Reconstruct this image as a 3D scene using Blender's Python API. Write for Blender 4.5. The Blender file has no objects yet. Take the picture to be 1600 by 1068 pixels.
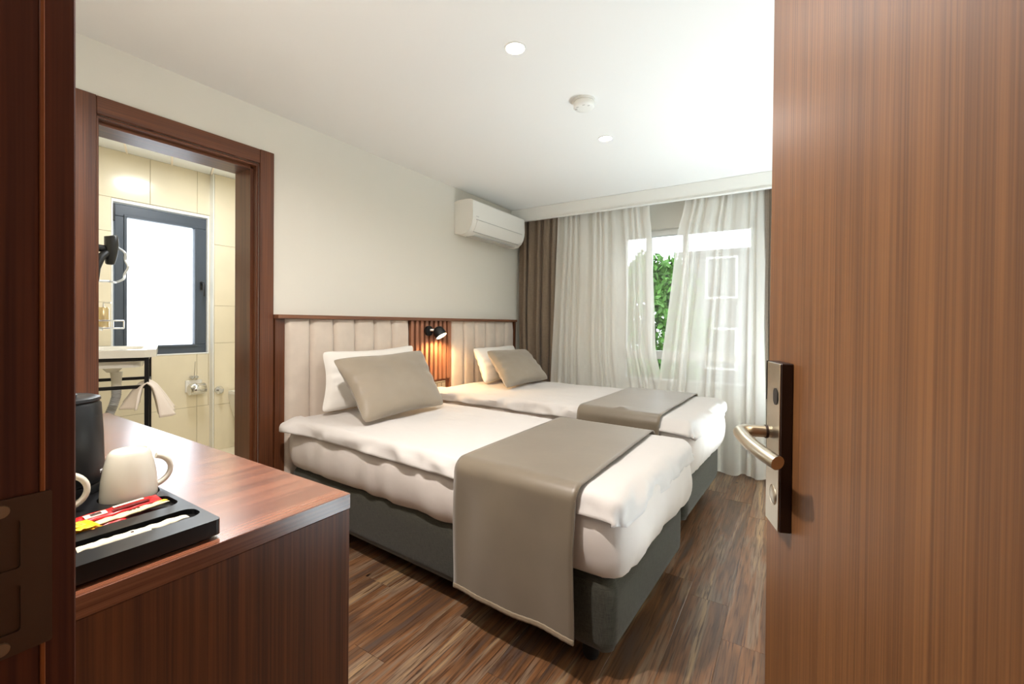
import bpy, bmesh, math, random
from math import sin, cos, pi, radians, sqrt
from mathutils import Vector, Matrix, noise
random.seed(7)
C = bpy.context.scene.collection
scn = bpy.context.scene

# ---------------------------------------------------------------- camera
cam_data = bpy.data.cameras.new('camera')
cam = bpy.data.objects.new('camera', cam_data)
C.objects.link(cam)
yaw, pitch, roll = 0.567, -0.0093, -0.0090
fwd = Vector((-sin(yaw) * cos(pitch), cos(yaw) * cos(pitch), sin(pitch)))
rt = Vector((cos(yaw), sin(yaw), 0))
dn = fwd.cross(rt)
R_ = rt * cos(roll) + dn * sin(roll)
D_ = -rt * sin(roll) + dn * cos(roll)
m = Matrix.Identity(4)
for i in range(3):
    m[i][0] = R_[i]; m[i][1] = -D_[i]; m[i][2] = -fwd[i]
m[0][3], m[1][3], m[2][3] = 2.52, 0.0, 1.17
cam.matrix_world = m
cam_data.sensor_width = 36
cam_data.sensor_fit = 'HORIZONTAL'
cam_data.lens = 15.487
cam_data.shift_y = -0.014
cam_data.clip_start = 0.02
scn.camera = cam

# ---------------------------------------------------------------- world and light
w = bpy.data.worlds.new('world'); scn.world = w; w.use_nodes = True
bg = w.node_tree.nodes['Background']
bg.inputs[0].default_value = (0.86, 0.94, 1.0, 1)
bg.inputs[1].default_value = 2.5
scn.view_settings.view_transform = 'Standard'
scn.view_settings.look = 'None'
scn.view_settings.gamma = 1
scn.view_settings.use_curve_mapping = False
scn.view_settings.exposure = 1.0

def area(name, loc, rot, size, energy, color=(1, 1, 1), size_y=None, shape='DISK', spread=pi, portal=False):
    l = bpy.data.lights.new(name, 'AREA'); l.shape = shape; l.size = size
    if size_y: l.size_y = size_y
    l.energy = energy; l.color = color; l.spread = spread
    if portal: l.cycles.is_portal = True
    o = bpy.data.objects.new(name, l); C.objects.link(o); o.location = loc; o.rotation_euler = rot
    return o
WARM = (1.0, 0.95, 0.92)
# daylight enters through the two windows
area('window_portal', (1.67, 4.32, 1.33), (radians(-90), 0, 0), 1.25, 0, size_y=1.5, shape='RECTANGLE', portal=True)
area('bathroom_window_portal', (-1.86, 1.47, 1.46), (0, radians(-90), 0), 1.2, 0, size_y=0.7, shape='RECTANGLE', portal=True)
# ceiling downlights (the third one stands above the frame, the hall one is added fill for the doorway)
for p in ((1.494, 1.617, 2.0, WARM), (1.495, 2.703, 2.0, WARM), (1.49, 0.53, 20, (1.0, 0.92, 0.87))):
    area('downlight_glow', (p[0], p[1], 2.352), (0, 0, 0), 0.075, p[2], p[3], spread=radians(165))
area('hall_fill_light', (2.1, -1.3, 2.34), (0, 0, 0), 0.30, 0.8, (1, 0.95, 0.88))  # unseen extra light, added to brighten the doorway from behind
# fill lights added unseen behind the open door, no lamp bodies: wash the ceiling
for yy, pw in ((1.45, 5.5), (3.1, 17.5)):
    area('ceiling_fill_light', (2.80, yy, 0.12), (radians(180), 0, 0), 0.3, pw, (0.77, 0.90, 1.0), spread=radians(140))
area('bathroom_fill_light', (-0.95, 1.5, 2.38), (0, 0, 0), 0.22, 8.5, (0.92, 0.96, 1.0))  # extra light without a fitting, added to brighten the bathroom

# ---------------------------------------------------------------- materials
def hexc(r, g, b):
    f = lambda c: ((c / 255 + 0.055) / 1.055) ** 2.4 if c / 255 > 0.04045 else c / 255 / 12.92
    return (f(r), f(g), f(b), 1)

def mat(name, col=(200, 200, 200), rough=0.5, metal=0.0, spec=0.5, bump=None, sheen=0.0, vary=None, coat=0.0, emis=None, aniso=0):
    """principled material with optional colour mottling (vary=(scale, amount)) and bump=(scale, strength)"""
    mt = bpy.data.materials.new(name); mt.use_nodes = True
    nt = mt.node_tree; b = nt.nodes['Principled BSDF']
    c = hexc(*col)
    b.inputs['Base Color'].default_value = c
    b.inputs['Roughness'].default_value = rough
    b.inputs['Metallic'].default_value = metal
    b.inputs['Specular IOR Level'].default_value = spec
    b.inputs['Sheen Weight'].default_value = sheen
    b.inputs['Coat Weight'].default_value = coat
    if emis:
        b.inputs['Emission Color'].default_value = (*emis[0], 1); b.inputs['Emission Strength'].default_value = emis[1]
    tc = nt.nodes.new('ShaderNodeTexCoord')
    if vary:
        n = nt.nodes.new('ShaderNodeTexNoise'); n.inputs['Scale'].default_value = vary[0]; n.inputs['Detail'].default_value = 4
        nt.links.new(tc.outputs['Object'], n.inputs['Vector'])
        cr = nt.nodes.new('ShaderNodeValToRGB'); a = vary[1]
        cr.color_ramp.elements[0].position = 0.3; cr.color_ramp.elements[1].position = 0.7
        cr.color_ramp.elements[0].color = tuple(x * (1 - a) for x in c[:3]) + (1,)
        cr.color_ramp.elements[1].color = tuple(min(1, x * (1 + a)) for x in c[:3]) + (1,)
        nt.links.new(n.outputs[0], cr.inputs[0]); nt.links.new(cr.outputs[0], b.inputs['Base Color'])
    if bump:
        n2 = nt.nodes.new('ShaderNodeTexNoise'); n2.inputs['Scale'].default_value = bump[0]; n2.inputs['Detail'].default_value = 3
        nt.links.new(tc.outputs['Object'], n2.inputs['Vector'])
        bp = nt.nodes.new('ShaderNodeBump'); bp.inputs['Strength'].default_value = bump[1]; bp.inputs['Distance'].default_value = 0.002
        nt.links.new(n2.outputs[0], bp.inputs['Height']); nt.links.new(bp.outputs[0], b.inputs['Normal'])
    return mt

def wood(name, dark, light, axis='z', rough=0.35, fine=260, rot=0.0, spec=0.5, stripe=0.5, coat=0):
    """straight-grained veneer: thin streaks that run along the axis over broader bands"""
    mt = bpy.data.materials.new(name); mt.use_nodes = True
    nt = mt.node_tree; b = nt.nodes['Principled BSDF']
    tc = nt.nodes.new('ShaderNodeTexCoord'); mp0 = nt.nodes.new('ShaderNodeMapping'); mp0.inputs['Rotation'].default_value = (0, 0, rot)
    nt.links.new(tc.outputs['Object'], mp0.inputs[0])
    def n(sc, along, det, dist=0):
        mp = nt.nodes.new('ShaderNodeMapping'); s = [sc, sc, sc]; s['xyz'.index(axis)] = along
        mp.inputs['Scale'].default_value = s
        nt.links.new(mp0.outputs[0], mp.inputs[0])
        x = nt.nodes.new('ShaderNodeTexNoise'); x.inputs['Scale'].default_value = 1; x.inputs['Detail'].default_value = det
        x.inputs['Distortion'].default_value = dist
        nt.links.new(mp.outputs[0], x.inputs['Vector']); return x.outputs[0]
    a = n(fine, 2.2, 2); c = n(fine / 9, .7, 3, .3)
    mx = nt.nodes.new('ShaderNodeMix'); mx.inputs[0].default_value = stripe
    nt.links.new(a, mx.inputs[2]); nt.links.new(c, mx.inputs[3])
    cr = nt.nodes.new('ShaderNodeValToRGB')
    cr.color_ramp.elements[0].position = 0.38; cr.color_ramp.elements[1].position = 0.62
    cr.color_ramp.elements[0].color = hexc(*dark); cr.color_ramp.elements[1].color = hexc(*light)
    nt.links.new(mx.outputs[0], cr.inputs[0]); nt.links.new(cr.outputs[0], b.inputs['Base Color'])
    bp = nt.nodes.new('ShaderNodeBump'); bp.inputs['Strength'].default_value = 0.25; bp.inputs['Distance'].default_value = 0.0006
    nt.links.new(a, bp.inputs['Height']); nt.links.new(bp.outputs[0], b.inputs['Normal'])
    b.inputs['Roughness'].default_value = rough; b.inputs['Specular IOR Level'].default_value = spec
    b.inputs['Coat Weight'].default_value = coat; b.inputs['Coat Roughness'].default_value = .25
    return mt

def weave(name, col, amount=0.25, scale=900, rough=0.9, sheen=0.2, spec=.2):
    """woven cloth: two crossed fine noises vary the colour"""
    mt = bpy.data.materials.new(name); mt.use_nodes = True
    nt = mt.node_tree; b = nt.nodes['Principled BSDF']
    tc = nt.nodes.new('ShaderNodeTexCoord'); outs = []
    for s in ((scale, scale, scale * .06), (scale * .06, scale * .06, scale)):
        mp = nt.nodes.new('ShaderNodeMapping'); mp.inputs['Scale'].default_value = s
        nt.links.new(tc.outputs['Object'], mp.inputs[0])
        x = nt.nodes.new('ShaderNodeTexNoise'); x.inputs['Scale'].default_value = 1; x.inputs['Detail'].default_value = 1
        nt.links.new(mp.outputs[0], x.inputs['Vector']); outs.append(x.outputs[0])
    mx = nt.nodes.new('ShaderNodeMix'); mx.inputs[0].default_value = .5
    nt.links.new(outs[0], mx.inputs[2]); nt.links.new(outs[1], mx.inputs[3])
    cr = nt.nodes.new('ShaderNodeValToRGB'); c = hexc(*col)
    cr.color_ramp.elements[0].position = 0.35; cr.color_ramp.elements[1].position = 0.65
    cr.color_ramp.elements[0].color = tuple(x * (1 - amount) for x in c[:3]) + (1,)
    cr.color_ramp.elements[1].color = tuple(min(1, x * (1 + amount)) for x in c[:3]) + (1,)
    nt.links.new(mx.outputs[0], cr.inputs[0]); nt.links.new(cr.outputs[0], b.inputs['Base Color'])
    bp = nt.nodes.new('ShaderNodeBump'); bp.inputs['Strength'].default_value = 0.3; bp.inputs['Distance'].default_value = 0.0008
    nt.links.new(mx.outputs[0], bp.inputs['Height']); nt.links.new(bp.outputs[0], b.inputs['Normal'])
    b.inputs['Roughness'].default_value = rough; b.inputs['Sheen Weight'].default_value = sheen
    b.inputs['Specular IOR Level'].default_value = spec
    return mt

def floor_mat():
    mt = bpy.data.materials.new('rustic_plank'); mt.use_nodes = True
    nt = mt.node_tree; b = nt.nodes['Principled BSDF']; L = nt.links
    tc = nt.nodes.new('ShaderNodeTexCoord'); oi = nt.nodes.new('ShaderNodeObjectInfo')
    off = nt.nodes.new('ShaderNodeVectorMath'); off.operation = 'MULTIPLY_ADD'
    off.inputs[1].default_value = (1, 1, 1)
    cmb = nt.nodes.new('ShaderNodeCombineXYZ'); ml = nt.nodes.new('ShaderNodeMath'); ml.operation = 'MULTIPLY'; ml.inputs[1].default_value = 37
    L.new(oi.outputs['Random'], ml.inputs[0]); L.new(ml.outputs[0], cmb.inputs[0]); L.new(ml.outputs[0], cmb.inputs[2])
    L.new(tc.outputs['Object'], off.inputs[0]); L.new(cmb.outputs[0], off.inputs[2])
    def n(sc, al, det, dist=0.0):
        mp = nt.nodes.new('ShaderNodeMapping'); mp.inputs['Scale'].default_value = (sc, al, sc)
        L.new(off.outputs[0], mp.inputs[0])
        x = nt.nodes.new('ShaderNodeTexNoise'); x.inputs['Scale'].default_value = 1; x.inputs['Detail'].default_value = det
        x.inputs['Distortion'].default_value = dist
        L.new(mp.outputs[0], x.inputs['Vector']); return x.outputs[0]
    band = n(16, 1.3, 4, .8); fine = n(150, 6, 4, .4); crack = n(85, 3.0, 5, 1.0)
    cr = nt.nodes.new('ShaderNodeValToRGB'); e = cr.color_ramp.elements
    e[0].position = .30; e[0].color = hexc(78, 66, 60); e[1].position = .70; e[1].color = hexc(158, 128, 92)
    for p, c in ((.42, (96, 68, 46)), (.50, (120, 82, 52)), (.58, (118, 98, 80))):
        q = e.new(p); q.color = hexc(*c)
    L.new(band, cr.inputs[0])
    def darken(colsock, fac, lo, hi, c):
        r = nt.nodes.new('ShaderNodeMapRange'); r.inputs[1].default_value = lo; r.inputs[2].default_value = hi
        L.new(fac, r.inputs[0])
        mx = nt.nodes.new('ShaderNodeMix'); mx.data_type = 'RGBA'; mx.inputs[7].default_value = c
        L.new(r.outputs[0], mx.inputs[0]); L.new(colsock, mx.inputs[6]); return mx.outputs[2], r.outputs[0]
    c1, _ = darken(cr.outputs[0], fine, .48, .68, hexc(70, 46, 30))
    c2, rc = darken(c1, crack, .62, .76, hexc(44, 34, 30))
    mp = nt.nodes.new('ShaderNodeMapping'); mp.inputs['Scale'].default_value = (7, 3.6, 7); L.new(off.outputs[0], mp.inputs[0])
    vo = nt.nodes.new('ShaderNodeTexVoronoi'); vo.inputs['Scale'].default_value = 1; L.new(mp.outputs[0], vo.inputs['Vector'])
    c3, rk = darken(c2, vo.outputs['Distance'], .085, .03, hexc(28, 18, 14))
    hs = nt.nodes.new('ShaderNodeHueSaturation'); mr = nt.nodes.new('ShaderNodeMapRange'); mr.inputs[3].default_value = .98; mr.inputs[4].default_value = 1.28
    L.new(oi.outputs['Random'], mr.inputs[0]); L.new(mr.outputs[0], hs.inputs['Value']); L.new(c3, hs.inputs['Color'])
    L.new(hs.outputs[0], b.inputs['Base Color'])
    bp = nt.nodes.new('ShaderNodeBump'); bp.inputs['Strength'].default_value = .35; bp.inputs['Distance'].default_value = .001; bp.invert = True
    L.new(fine, bp.inputs['Height']); L.new(bp.outputs[0], b.inputs['Normal'])
    b.inputs['Roughness'].default_value = .33; b.inputs['Specular IOR Level'].default_value = .5
    return mt

def sheer_mat(name, col, transp, trans_mix=.6):
    mt = bpy.data.materials.new(name); mt.use_nodes = True
    nt = mt.node_tree; L = nt.links; nt.nodes.remove(nt.nodes['Principled BSDF']); out = nt.nodes['Material Output']
    tr = nt.nodes.new('ShaderNodeBsdfTransparent'); tl = nt.nodes.new('ShaderNodeBsdfTranslucent'); df = nt.nodes.new('ShaderNodeBsdfDiffuse')
    tl.inputs[0].default_value = hexc(*col); df.inputs[0].default_value = hexc(*col)
    m1 = nt.nodes.new('ShaderNodeMixShader'); m1.inputs[0].default_value = trans_mix; L.new(df.outputs[0], m1.inputs[1]); L.new(tl.outputs[0], m1.inputs[2])
    m2 = nt.nodes.new('ShaderNodeMixShader'); L.new(m1.outputs[0], m2.inputs[1]); L.new(tr.outputs[0], m2.inputs[2])
    # the cloth gets denser where it is seen edge-on
    lw = nt.nodes.new('ShaderNodeLayerWeight'); lw.inputs[0].default_value = .35
    mr = nt.nodes.new('ShaderNodeMapRange'); mr.inputs[3].default_value = transp; mr.inputs[4].default_value = transp * .25
    L.new(lw.outputs['Facing'], mr.inputs[0]); L.new(mr.outputs[0], m2.inputs[0])
    L.new(m2.outputs[0], out.inputs[0])
    return mt

def glass_mat(name, rough=0.0, tint=(1, 1, 1)):
    mt = bpy.data.materials.new(name); mt.use_nodes = True
    nt = mt.node_tree; L = nt.links; nt.nodes.remove(nt.nodes['Principled BSDF']); out = nt.nodes['Material Output']
    tr = nt.nodes.new('ShaderNodeBsdfTransparent'); tr.inputs[0].default_value = (*tint, 1)
    gl = nt.nodes.new('ShaderNodeBsdfGlossy'); gl.inputs['Roughness'].default_value = rough
    fr = nt.nodes.new('ShaderNodeFresnel'); mx = nt.nodes.new('ShaderNodeMixShader')
    L.new(fr.outputs[0], mx.inputs[0]); L.new(tr.outputs[0], mx.inputs[1]); L.new(gl.outputs[0], mx.inputs[2]); L.new(mx.outputs[0], out.inputs[0])
    return mt

M = dict(
    wall=mat('wall_paint', (228, 225, 214), .85, spec=.2, bump=(180, .12)),
    ceil=mat('ceiling_paint', (236, 234, 228), .9, spec=.15),
    white=mat('white_gloss', (236, 234, 226), .35),
    pvc=mat('white_window_frame', (238, 238, 234), .4),
    casing=wood('casing_wood', (74, 40, 24), (112, 66, 38), 'z', .38),
    casing_h=wood('casing_wood_horizontal', (74, 40, 24), (112, 66, 38), 'y', .38),
    jamb=wood('entry_frame_wood', (74, 34, 22), (118, 60, 34), 'z', .45, fine=180),
    door=wood('door_wood', (100, 64, 37), (134, 90, 52), 'z', .42, fine=300, rot=radians(18.3), stripe=.4),
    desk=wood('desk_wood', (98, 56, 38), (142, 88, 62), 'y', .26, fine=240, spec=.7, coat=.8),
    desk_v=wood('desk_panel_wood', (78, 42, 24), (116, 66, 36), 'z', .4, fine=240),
    slat=wood('slat_wood', (138, 90, 66), (180, 126, 96), 'z', .4),
    rail=wood('headboard_rail_wood', (104, 66, 44), (144, 96, 66), 'y', .35),
    darkwood=mat('dark_backing', (46, 26, 18), .6),
    plank=floor_mat(),
    duvet=mat('white_duvet_linen', (212, 207, 202), .85, spec=.15, bump=(35, .3), sheen=.1),
    linen=mat('white_bed_linen', (222, 214, 207), .85, spec=.15, bump=(35, .25), sheen=.1),
    pillowcase=mat('white_pillowcase', (238, 234, 226), .85, spec=.15, bump=(30, .25)),
    taupe=mat('taupe_satin', (146, 134, 116), .48, spec=.4, sheen=.4, bump=(40, .1), vary=(5, .05)),
    runner=mat('taupe_runner_satin', (118, 106, 88), .40, spec=.6, sheen=.4, bump=(24, .15), vary=(6, .06)),
    hem=mat('runner_hem', (150, 134, 110), .5, sheen=.3),
    base=weave('grey_upholstery', (62, 61, 52), .4, 700),
    velvet=mat('beige_velvet', (216, 203, 188), .8, spec=.2, sheen=.5, vary=(9, .06), bump=(220, .1)),
    black=mat('black_plastic', (20, 20, 21), .42, spec=.5),
    blackm=mat('black_satin_steel', (12, 12, 15), .36, spec=.5),
    tray=mat('black_tray_lacquer', (12, 12, 14), .30, spec=.6),
    ceramic=mat('cream_ceramic', (212, 208, 194), .22, spec=.6, coat=.3),
    porcelain=mat('white_porcelain', (240, 236, 226), .15, spec=.6),
    steel=mat('brushed_steel', (205, 196, 178), .30, 1.0),
    chrome=mat('chrome', (225, 225, 225), .08, 1.0),
    lock_dark=mat('lock_body_reflection', (52, 34, 26), .45, .2),  # dark brown stands in for wood reflected in the steel sides
    strike=mat('strike_plate_steel', (120, 100, 84), .38, .85),
    recess=mat('strike_recess', (44, 34, 14), .6),
    curtain=weave('brown_curtain', (128, 112, 94), .15, 500, .85, .3),
    sheer=sheer_mat('sheer_voile', (246, 243, 234), .26, .30),
    glass=glass_mat('window_glass'),
    anthracite=mat('anthracite_frame', (74, 82, 92), .4),
    tile=mat('cream_bath_tile', (236, 224, 196), .16, spec=.5, vary=(3, .05)),
    grout=mat('tile_grout', (206, 194, 166), .8),
    bathceil=mat('bathroom_ceiling_metal', (238, 240, 240), .3),
    bathceil2=mat('bathroom_ceiling_seam', (250, 238, 222), .3),
    acp=mat('ac_plastic', (240, 238, 230), .4),
    acs=mat('ac_seam', (196, 194, 188), .6),
    switch=mat('socket_plate_grey', (176, 166, 146), .45),
    switch_d=mat('socket_gap', (60, 54, 46), .6),
    towel=mat('beige_towel', (232, 218, 204), .95, sheen=.4, bump=(160, .5)),
    pipe=mat('grey_drain_pipe', (176, 178, 182), .4),
    red=mat('red_sachet_foil', (190, 22, 24), .3, spec=.6),
    redd=mat('dark_red_sachet_print', (92, 8, 12), .35),
    cream=mat('cream_sachet', (226, 208, 160), .5),
    yellow=mat('yellow_tea_sachet', (240, 196, 20), .5),
    paper=mat('off_white_sachet_paper', (214, 206, 182), .7),
    ink=mat('print_ink', (60, 30, 24), .6),
    leaf=mat('tree_leaves', (60, 104, 24), .7, vary=(3, .35)),
    bark=mat('tree_bark', (80, 66, 52), .9),
    outwall=mat('neighbour_wall', (96, 96, 98), .9, vary=(1, .08)),
    outdark=mat('neighbour_window', (60, 64, 68), .3),
    ground=mat('street_ground', (120, 118, 112), .9),
    label=mat('white_print', (235, 235, 235), .5),
)
def bulb_mat(name, col, s):
    mt = bpy.data.materials.new(name); mt.use_nodes = True; nt = mt.node_tree
    b = nt.nodes['Principled BSDF']; b.inputs['Base Color'].default_value = (1, 1, 1, 1)
    b.inputs['Emission Color'].default_value = (*col, 1); b.inputs['Emission Strength'].default_value = s
    return mt
M['bulb'] = bulb_mat('downlight_diffuser', (1, .86, .62), 6)
M['lampglow'] = bulb_mat('wall_lamp_diffuser', (1, .78, .42), 8)
# frosted bathroom pane: scatters the daylight behind it
def frosted():
    mt = bpy.data.materials.new('frosted_glass'); mt.use_nodes = True
    nt = mt.node_tree; L = nt.links; nt.nodes.remove(nt.nodes['Principled BSDF']); out = nt.nodes['Material Output']
    tl = nt.nodes.new('ShaderNodeBsdfTranslucent'); tl.inputs[0].default_value = (.97, .98, 1, 1)
    tr = nt.nodes.new('ShaderNodeBsdfTransparent'); mx = nt.nodes.new('ShaderNodeMixShader'); mx.inputs[0].default_value = .5
    L.new(tl.outputs[0], mx.inputs[1]); L.new(tr.outputs[0], mx.inputs[2]); L.new(mx.outputs[0], out.inputs[0])
    return mt
M['frost'] = frosted()

# ---------------------------------------------------------------- helpers
def nb(): return bmesh.new()

def box(bm, x0, x1, y0, y1, z0, z1, bev=0, T=None, seg=1):
    vs = [bm.verts.new(Vector((x, y, z))) for x in (x0, x1) for y in (y0, y1) for z in (z0, z1)]
    fs = [bm.faces.new([vs[i] for i in q]) for q in ((0, 1, 3, 2), (4, 6, 7, 5), (0, 4, 5, 1), (2, 3, 7, 6), (0, 2, 6, 4), (1, 5, 7, 3))]
    if bev:
        es = set(e for f in fs for e in f.edges)
        r = bmesh.ops.bevel(bm, geom=list(es), offset=bev, segments=seg, affect='EDGES', profile=.5)
        vs = list(set(v for f in r['faces'] for v in f.verts) | set(v for v in vs if v.is_valid))
    if T is not None:
        for v in vs: v.co = T @ v.co
    return bm

def tube(bm, pts, r, seg=12, cap=True):
    pts = [Vector(p) for p in pts]; rs = r if isinstance(r, (list, tuple)) else [r] * len(pts)
    rings = []; prev = None
    for i, p in enumerate(pts):
        t = (pts[min(i + 1, len(pts) - 1)] - pts[max(i - 1, 0)]).normalized()
        if prev is None:
            a = Vector((0, 0, 1)) if abs(t.z) < .9 else Vector((1, 0, 0)); u = t.cross(a).normalized()
        else:
            u = (prev - t * prev.dot(t)).normalized()
        prev = u; v = t.cross(u)
        rings.append([bm.verts.new(p + (u * cos(2 * pi * k / seg) + v * sin(2 * pi * k / seg)) * rs[i]) for k in range(seg)])
    for a, b in zip(rings, rings[1:]):
        for k in range(seg): bm.faces.new((a[k], a[(k + 1) % seg], b[(k + 1) % seg], b[k]))
    if cap:
        bm.faces.new(rings[0][::-1]); bm.faces.new(rings[-1])
    return bm

def lathe(bm, prof, c, seg=32, T=None):
    c = Vector(c); rings = []
    for r, z in prof:
        rings.append([bm.verts.new(Vector((r * cos(2 * pi * k / seg), r * sin(2 * pi * k / seg), z))) for k in range(seg)] if r > 1e-5 else [bm.verts.new(Vector((0, 0, z)))])
    for a, b in zip(rings, rings[1:]):
        for k in range(seg):
            k2 = (k + 1) % seg
            if len(a) == 1 and len(b) == 1: continue
            if len(a) == 1: bm.faces.new((a[0], b[k2], b[k]))
            elif len(b) == 1: bm.faces.new((a[k], a[k2], b[0]))
            else: bm.faces.new((a[k], a[k2], b[k2], b[k]))
    T = T or Matrix.Identity(4)
    for rg in rings:
        for v in rg: v.co = c + (T @ v.co)
    return bm

def grid(bm, nu, nv, fn):
    g = [[bm.verts.new(fn(i / nu, j / nv)) for j in range(nv + 1)] for i in range(nu + 1)]
    for i in range(nu):
        for j in range(nv): bm.faces.new((g[i][j], g[i + 1][j], g[i + 1][j + 1], g[i][j + 1]))
    return g

def prism(bm, poly, z0, z1):
    a = [bm.verts.new((p[0], p[1], z0)) for p in poly]; b = [bm.verts.new((p[0], p[1], z1)) for p in poly]
    bm.faces.new(a[::-1]); bm.faces.new(b)
    for i in range(len(poly)):
        j = (i + 1) % len(poly); bm.faces.new((a[i], a[j], b[j], b[i]))

def holed(bm, outer, holes, z, zfloor, zbot):
    """top sheet with recesses (holes get walls and a floor), outer skirt down to zbot"""
    def loop(p, zz): return [bm.verts.new((x, y, zz)) for x, y in p]
    edges = []; lo = loop(outer, z)
    for i in range(len(lo)): edges.append(bm.edges.new((lo[i], lo[(i + 1) % len(lo)])))
    hl = []
    for h in holes:
        l = loop(h, z); hl.append(l)
        for i in range(len(l)): edges.append(bm.edges.new((l[i], l[(i + 1) % len(l)])))
    bmesh.ops.triangle_fill(bm, use_beauty=True, use_dissolve=False, edges=edges)
    for h, l in zip(holes, hl):
        d = loop(h, zfloor); n = len(l)
        for i in range(n): bm.faces.new((l[i], l[(i + 1) % n], d[(i + 1) % n], d[i]))
        bm.faces.new(d)
    d = loop(outer, zbot); n = len(lo)
    for i in range(n): bm.faces.new((lo[i], lo[(i + 1) % n], d[(i + 1) % n], d[i]))
    bm.faces.new(d)

def rrect(x0, x1, y0, y1, r, n=5):
    out = []
    for cx, cy, a0 in ((x1 - r, y1 - r, 0), (x0 + r, y1 - r, 90), (x0 + r, y0 + r, 180), (x1 - r, y0 + r, 270)):
        for k in range(n + 1):
            a = radians(a0 + 90 * k / n); out.append((cx + r * cos(a), cy + r * sin(a)))
    return out
def circ(cx, cy, r, n=32): return [(cx + r * cos(2 * pi * k / n), cy + r * sin(2 * pi * k / n)) for k in range(n)]

def obj(name, bm, m, parent=None, local=False, smooth=False, kind=None, label=None):
    me = bpy.data.meshes.new(name)
    bmesh.ops.recalc_face_normals(bm, faces=bm.faces)
    if parent is not None and not local:
        p = parent['_loc']; off = Vector(p)
        for v in bm.verts: v.co -= off
    bm.to_mesh(me); bm.free()
    for f in me.polygons: f.use_smooth = bool(smooth)
    if smooth == 'auto' or smooth is True:
        me.set_sharp_from_angle(angle=radians(42))
    ms = m if isinstance(m, (list, tuple)) else [m]
    for x in ms: me.materials.append(x)
    o = bpy.data.objects.new(name, me); C.objects.link(o)
    if parent is not None:
        o.parent = parent; o['_loc'] = list(parent['_loc'])
    else: o['_loc'] = [0, 0, 0]
    if kind: o['kind'] = kind
    if label: o['label'] = label
    return o

def tag(o, label, cat, group=None):
    o['label'] = label; o['category'] = cat
    if group: o['group'] = group
    return o

def thing(name, label, cat, loc=(0, 0, 0), rotz=0, group=None):
    o = bpy.data.objects.new(name, None); C.objects.link(o); o.empty_display_size = .05
    o.location = loc; o.rotation_euler = (0, 0, rotz); o['_loc'] = list(loc)
    return tag(o, label, cat, group)

def struct(name, bm, m, smooth=False):
    return obj(name, bm, m, kind='structure', smooth=smooth)

def fb(v, sc, seed=0): return noise.noise(Vector(v) * sc + Vector((seed * 7.3, seed * 3.1, seed)))

def copy_tree(o, parent=None):
    c = o.copy(); C.objects.link(c)
    if parent is not None: c.parent = parent
    for ch in list(o.children): copy_tree(ch, c)
    return c

# ================================================================ SETTING
CEIL = 2.36; XR = 2.95; YW = 4.20; YE = 0.13
bm = nb(); box(bm, 0, XR, YE, YW, -.10, -.008); fl = struct('floor', bm, M['darkwood'])
# wood planks, each its own piece
lens_ = {}
k = 0
for i in range(-1, 19):
    x0 = .07 + i * .16; x1 = x0 + .16
    xa, xb = max(x0, .001), min(x1, XR - .001)
    if xb - xa < .01: continue
    st = {14: 1.805, 13: 2.03}.get(i, None)
    if st is None: st = .25 + ((i * 0.47) % 1.25)
    ys = [YE - .0]; y = st
    while y > YE + .15: y -= 1.25
    y += 1.25
    while y < YW - .1: ys.append(y); y += 1.25
    ys.append(YW)
    for a, b2 in zip(ys, ys[1:]):
        bm = nb(); box(bm, xa + .0003, xb - .0003, a + .0003, b2 - .0003, -.008, 0, .0007)
        cx, cy = (xa + xb) / 2, (a + b2) / 2
        for v in bm.verts: v.co -= Vector((cx, cy, 0))
        p = obj('plank', bm, M['plank'], fl, local=True); p.location = (cx, cy, 0)
# door threshold and hall floor
bm = nb(); box(bm, 1.0, 3.3, -2.4, YE - .0, -.10, -.002); struct('floor_hall', bm, M['desk_v'])
# left wall with the bathroom doorway (y .632-1.315, z to 2.045)
bm = nb()
box(bm, -.2, 0, -.06, .634, -.1, 2.44); box(bm, -.2, 0, 1.313, YW, -.1, 2.44); box(bm, -.2, 0, .634, 1.313, 2.045, 2.44)
struct('wall_left', bm, M['wall'])
# window wall: opening x 1.08-2.26, z .62-2.06
bm = nb()
WX0, WX1, WZ0, WZ1 = 1.08, 2.26, .61, 2.06
box(bm, -.2, WX0, YW, YW + .2, -.1, 2.44); box(bm, WX1, XR + .1, YW, YW + .2, -.1, 2.44)
box(bm, WX0, WX1, YW, YW + .2, -.1, WZ0); box(bm, WX0, WX1, YW, YW + .2, WZ1, 2.44)
struct('wall_window', bm, M['wall'])
bm = nb(); box(bm, XR, XR + .1, -.06, YW, -.1, 2.44); struct('wall_right', bm, M['wall'])
# entry wall with doorway x 1.88-2.78
bm = nb()
box(bm, 0, 1.84, -.06, YE, -.1, 2.44); box(bm, 2.80, XR, -.06, YE, -.1, 2.44); box(bm, 1.84, 2.80, -.06, YE, 2.14, 2.44)
struct('wall_entry', bm, M['wall'])
bm = nb(); box(bm, 0, XR, YE, YW, CEIL, CEIL + .08); struct('ceiling', bm, M['ceil'])
# hall shell behind the camera
bm = nb(); box(bm, .9, 3.4, -2.5, -2.4, -.1, 2.44); struct('wall_hall_back', bm, M['wall'])
bm = nb(); box(bm, .9, 1.0, -2.4, -.06, -.1, 2.44); struct('wall_hall_left', bm, M['wall'])
bm = nb(); box(bm, 3.3, 3.4, -2.4, -.06, -.1, 2.44); struct('wall_hall_right', bm, M['wall'])
bm = nb(); box(bm, 1.0, 3.3, -2.4, -.06, CEIL, 2.44); struct('ceiling_hall', bm, M['ceil'])
bm = nb(); box(bm, XR + .1, 3.4, -.06, .0, -.1, 2.44); struct('wall_hall_front', bm, M['wall'])

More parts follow.
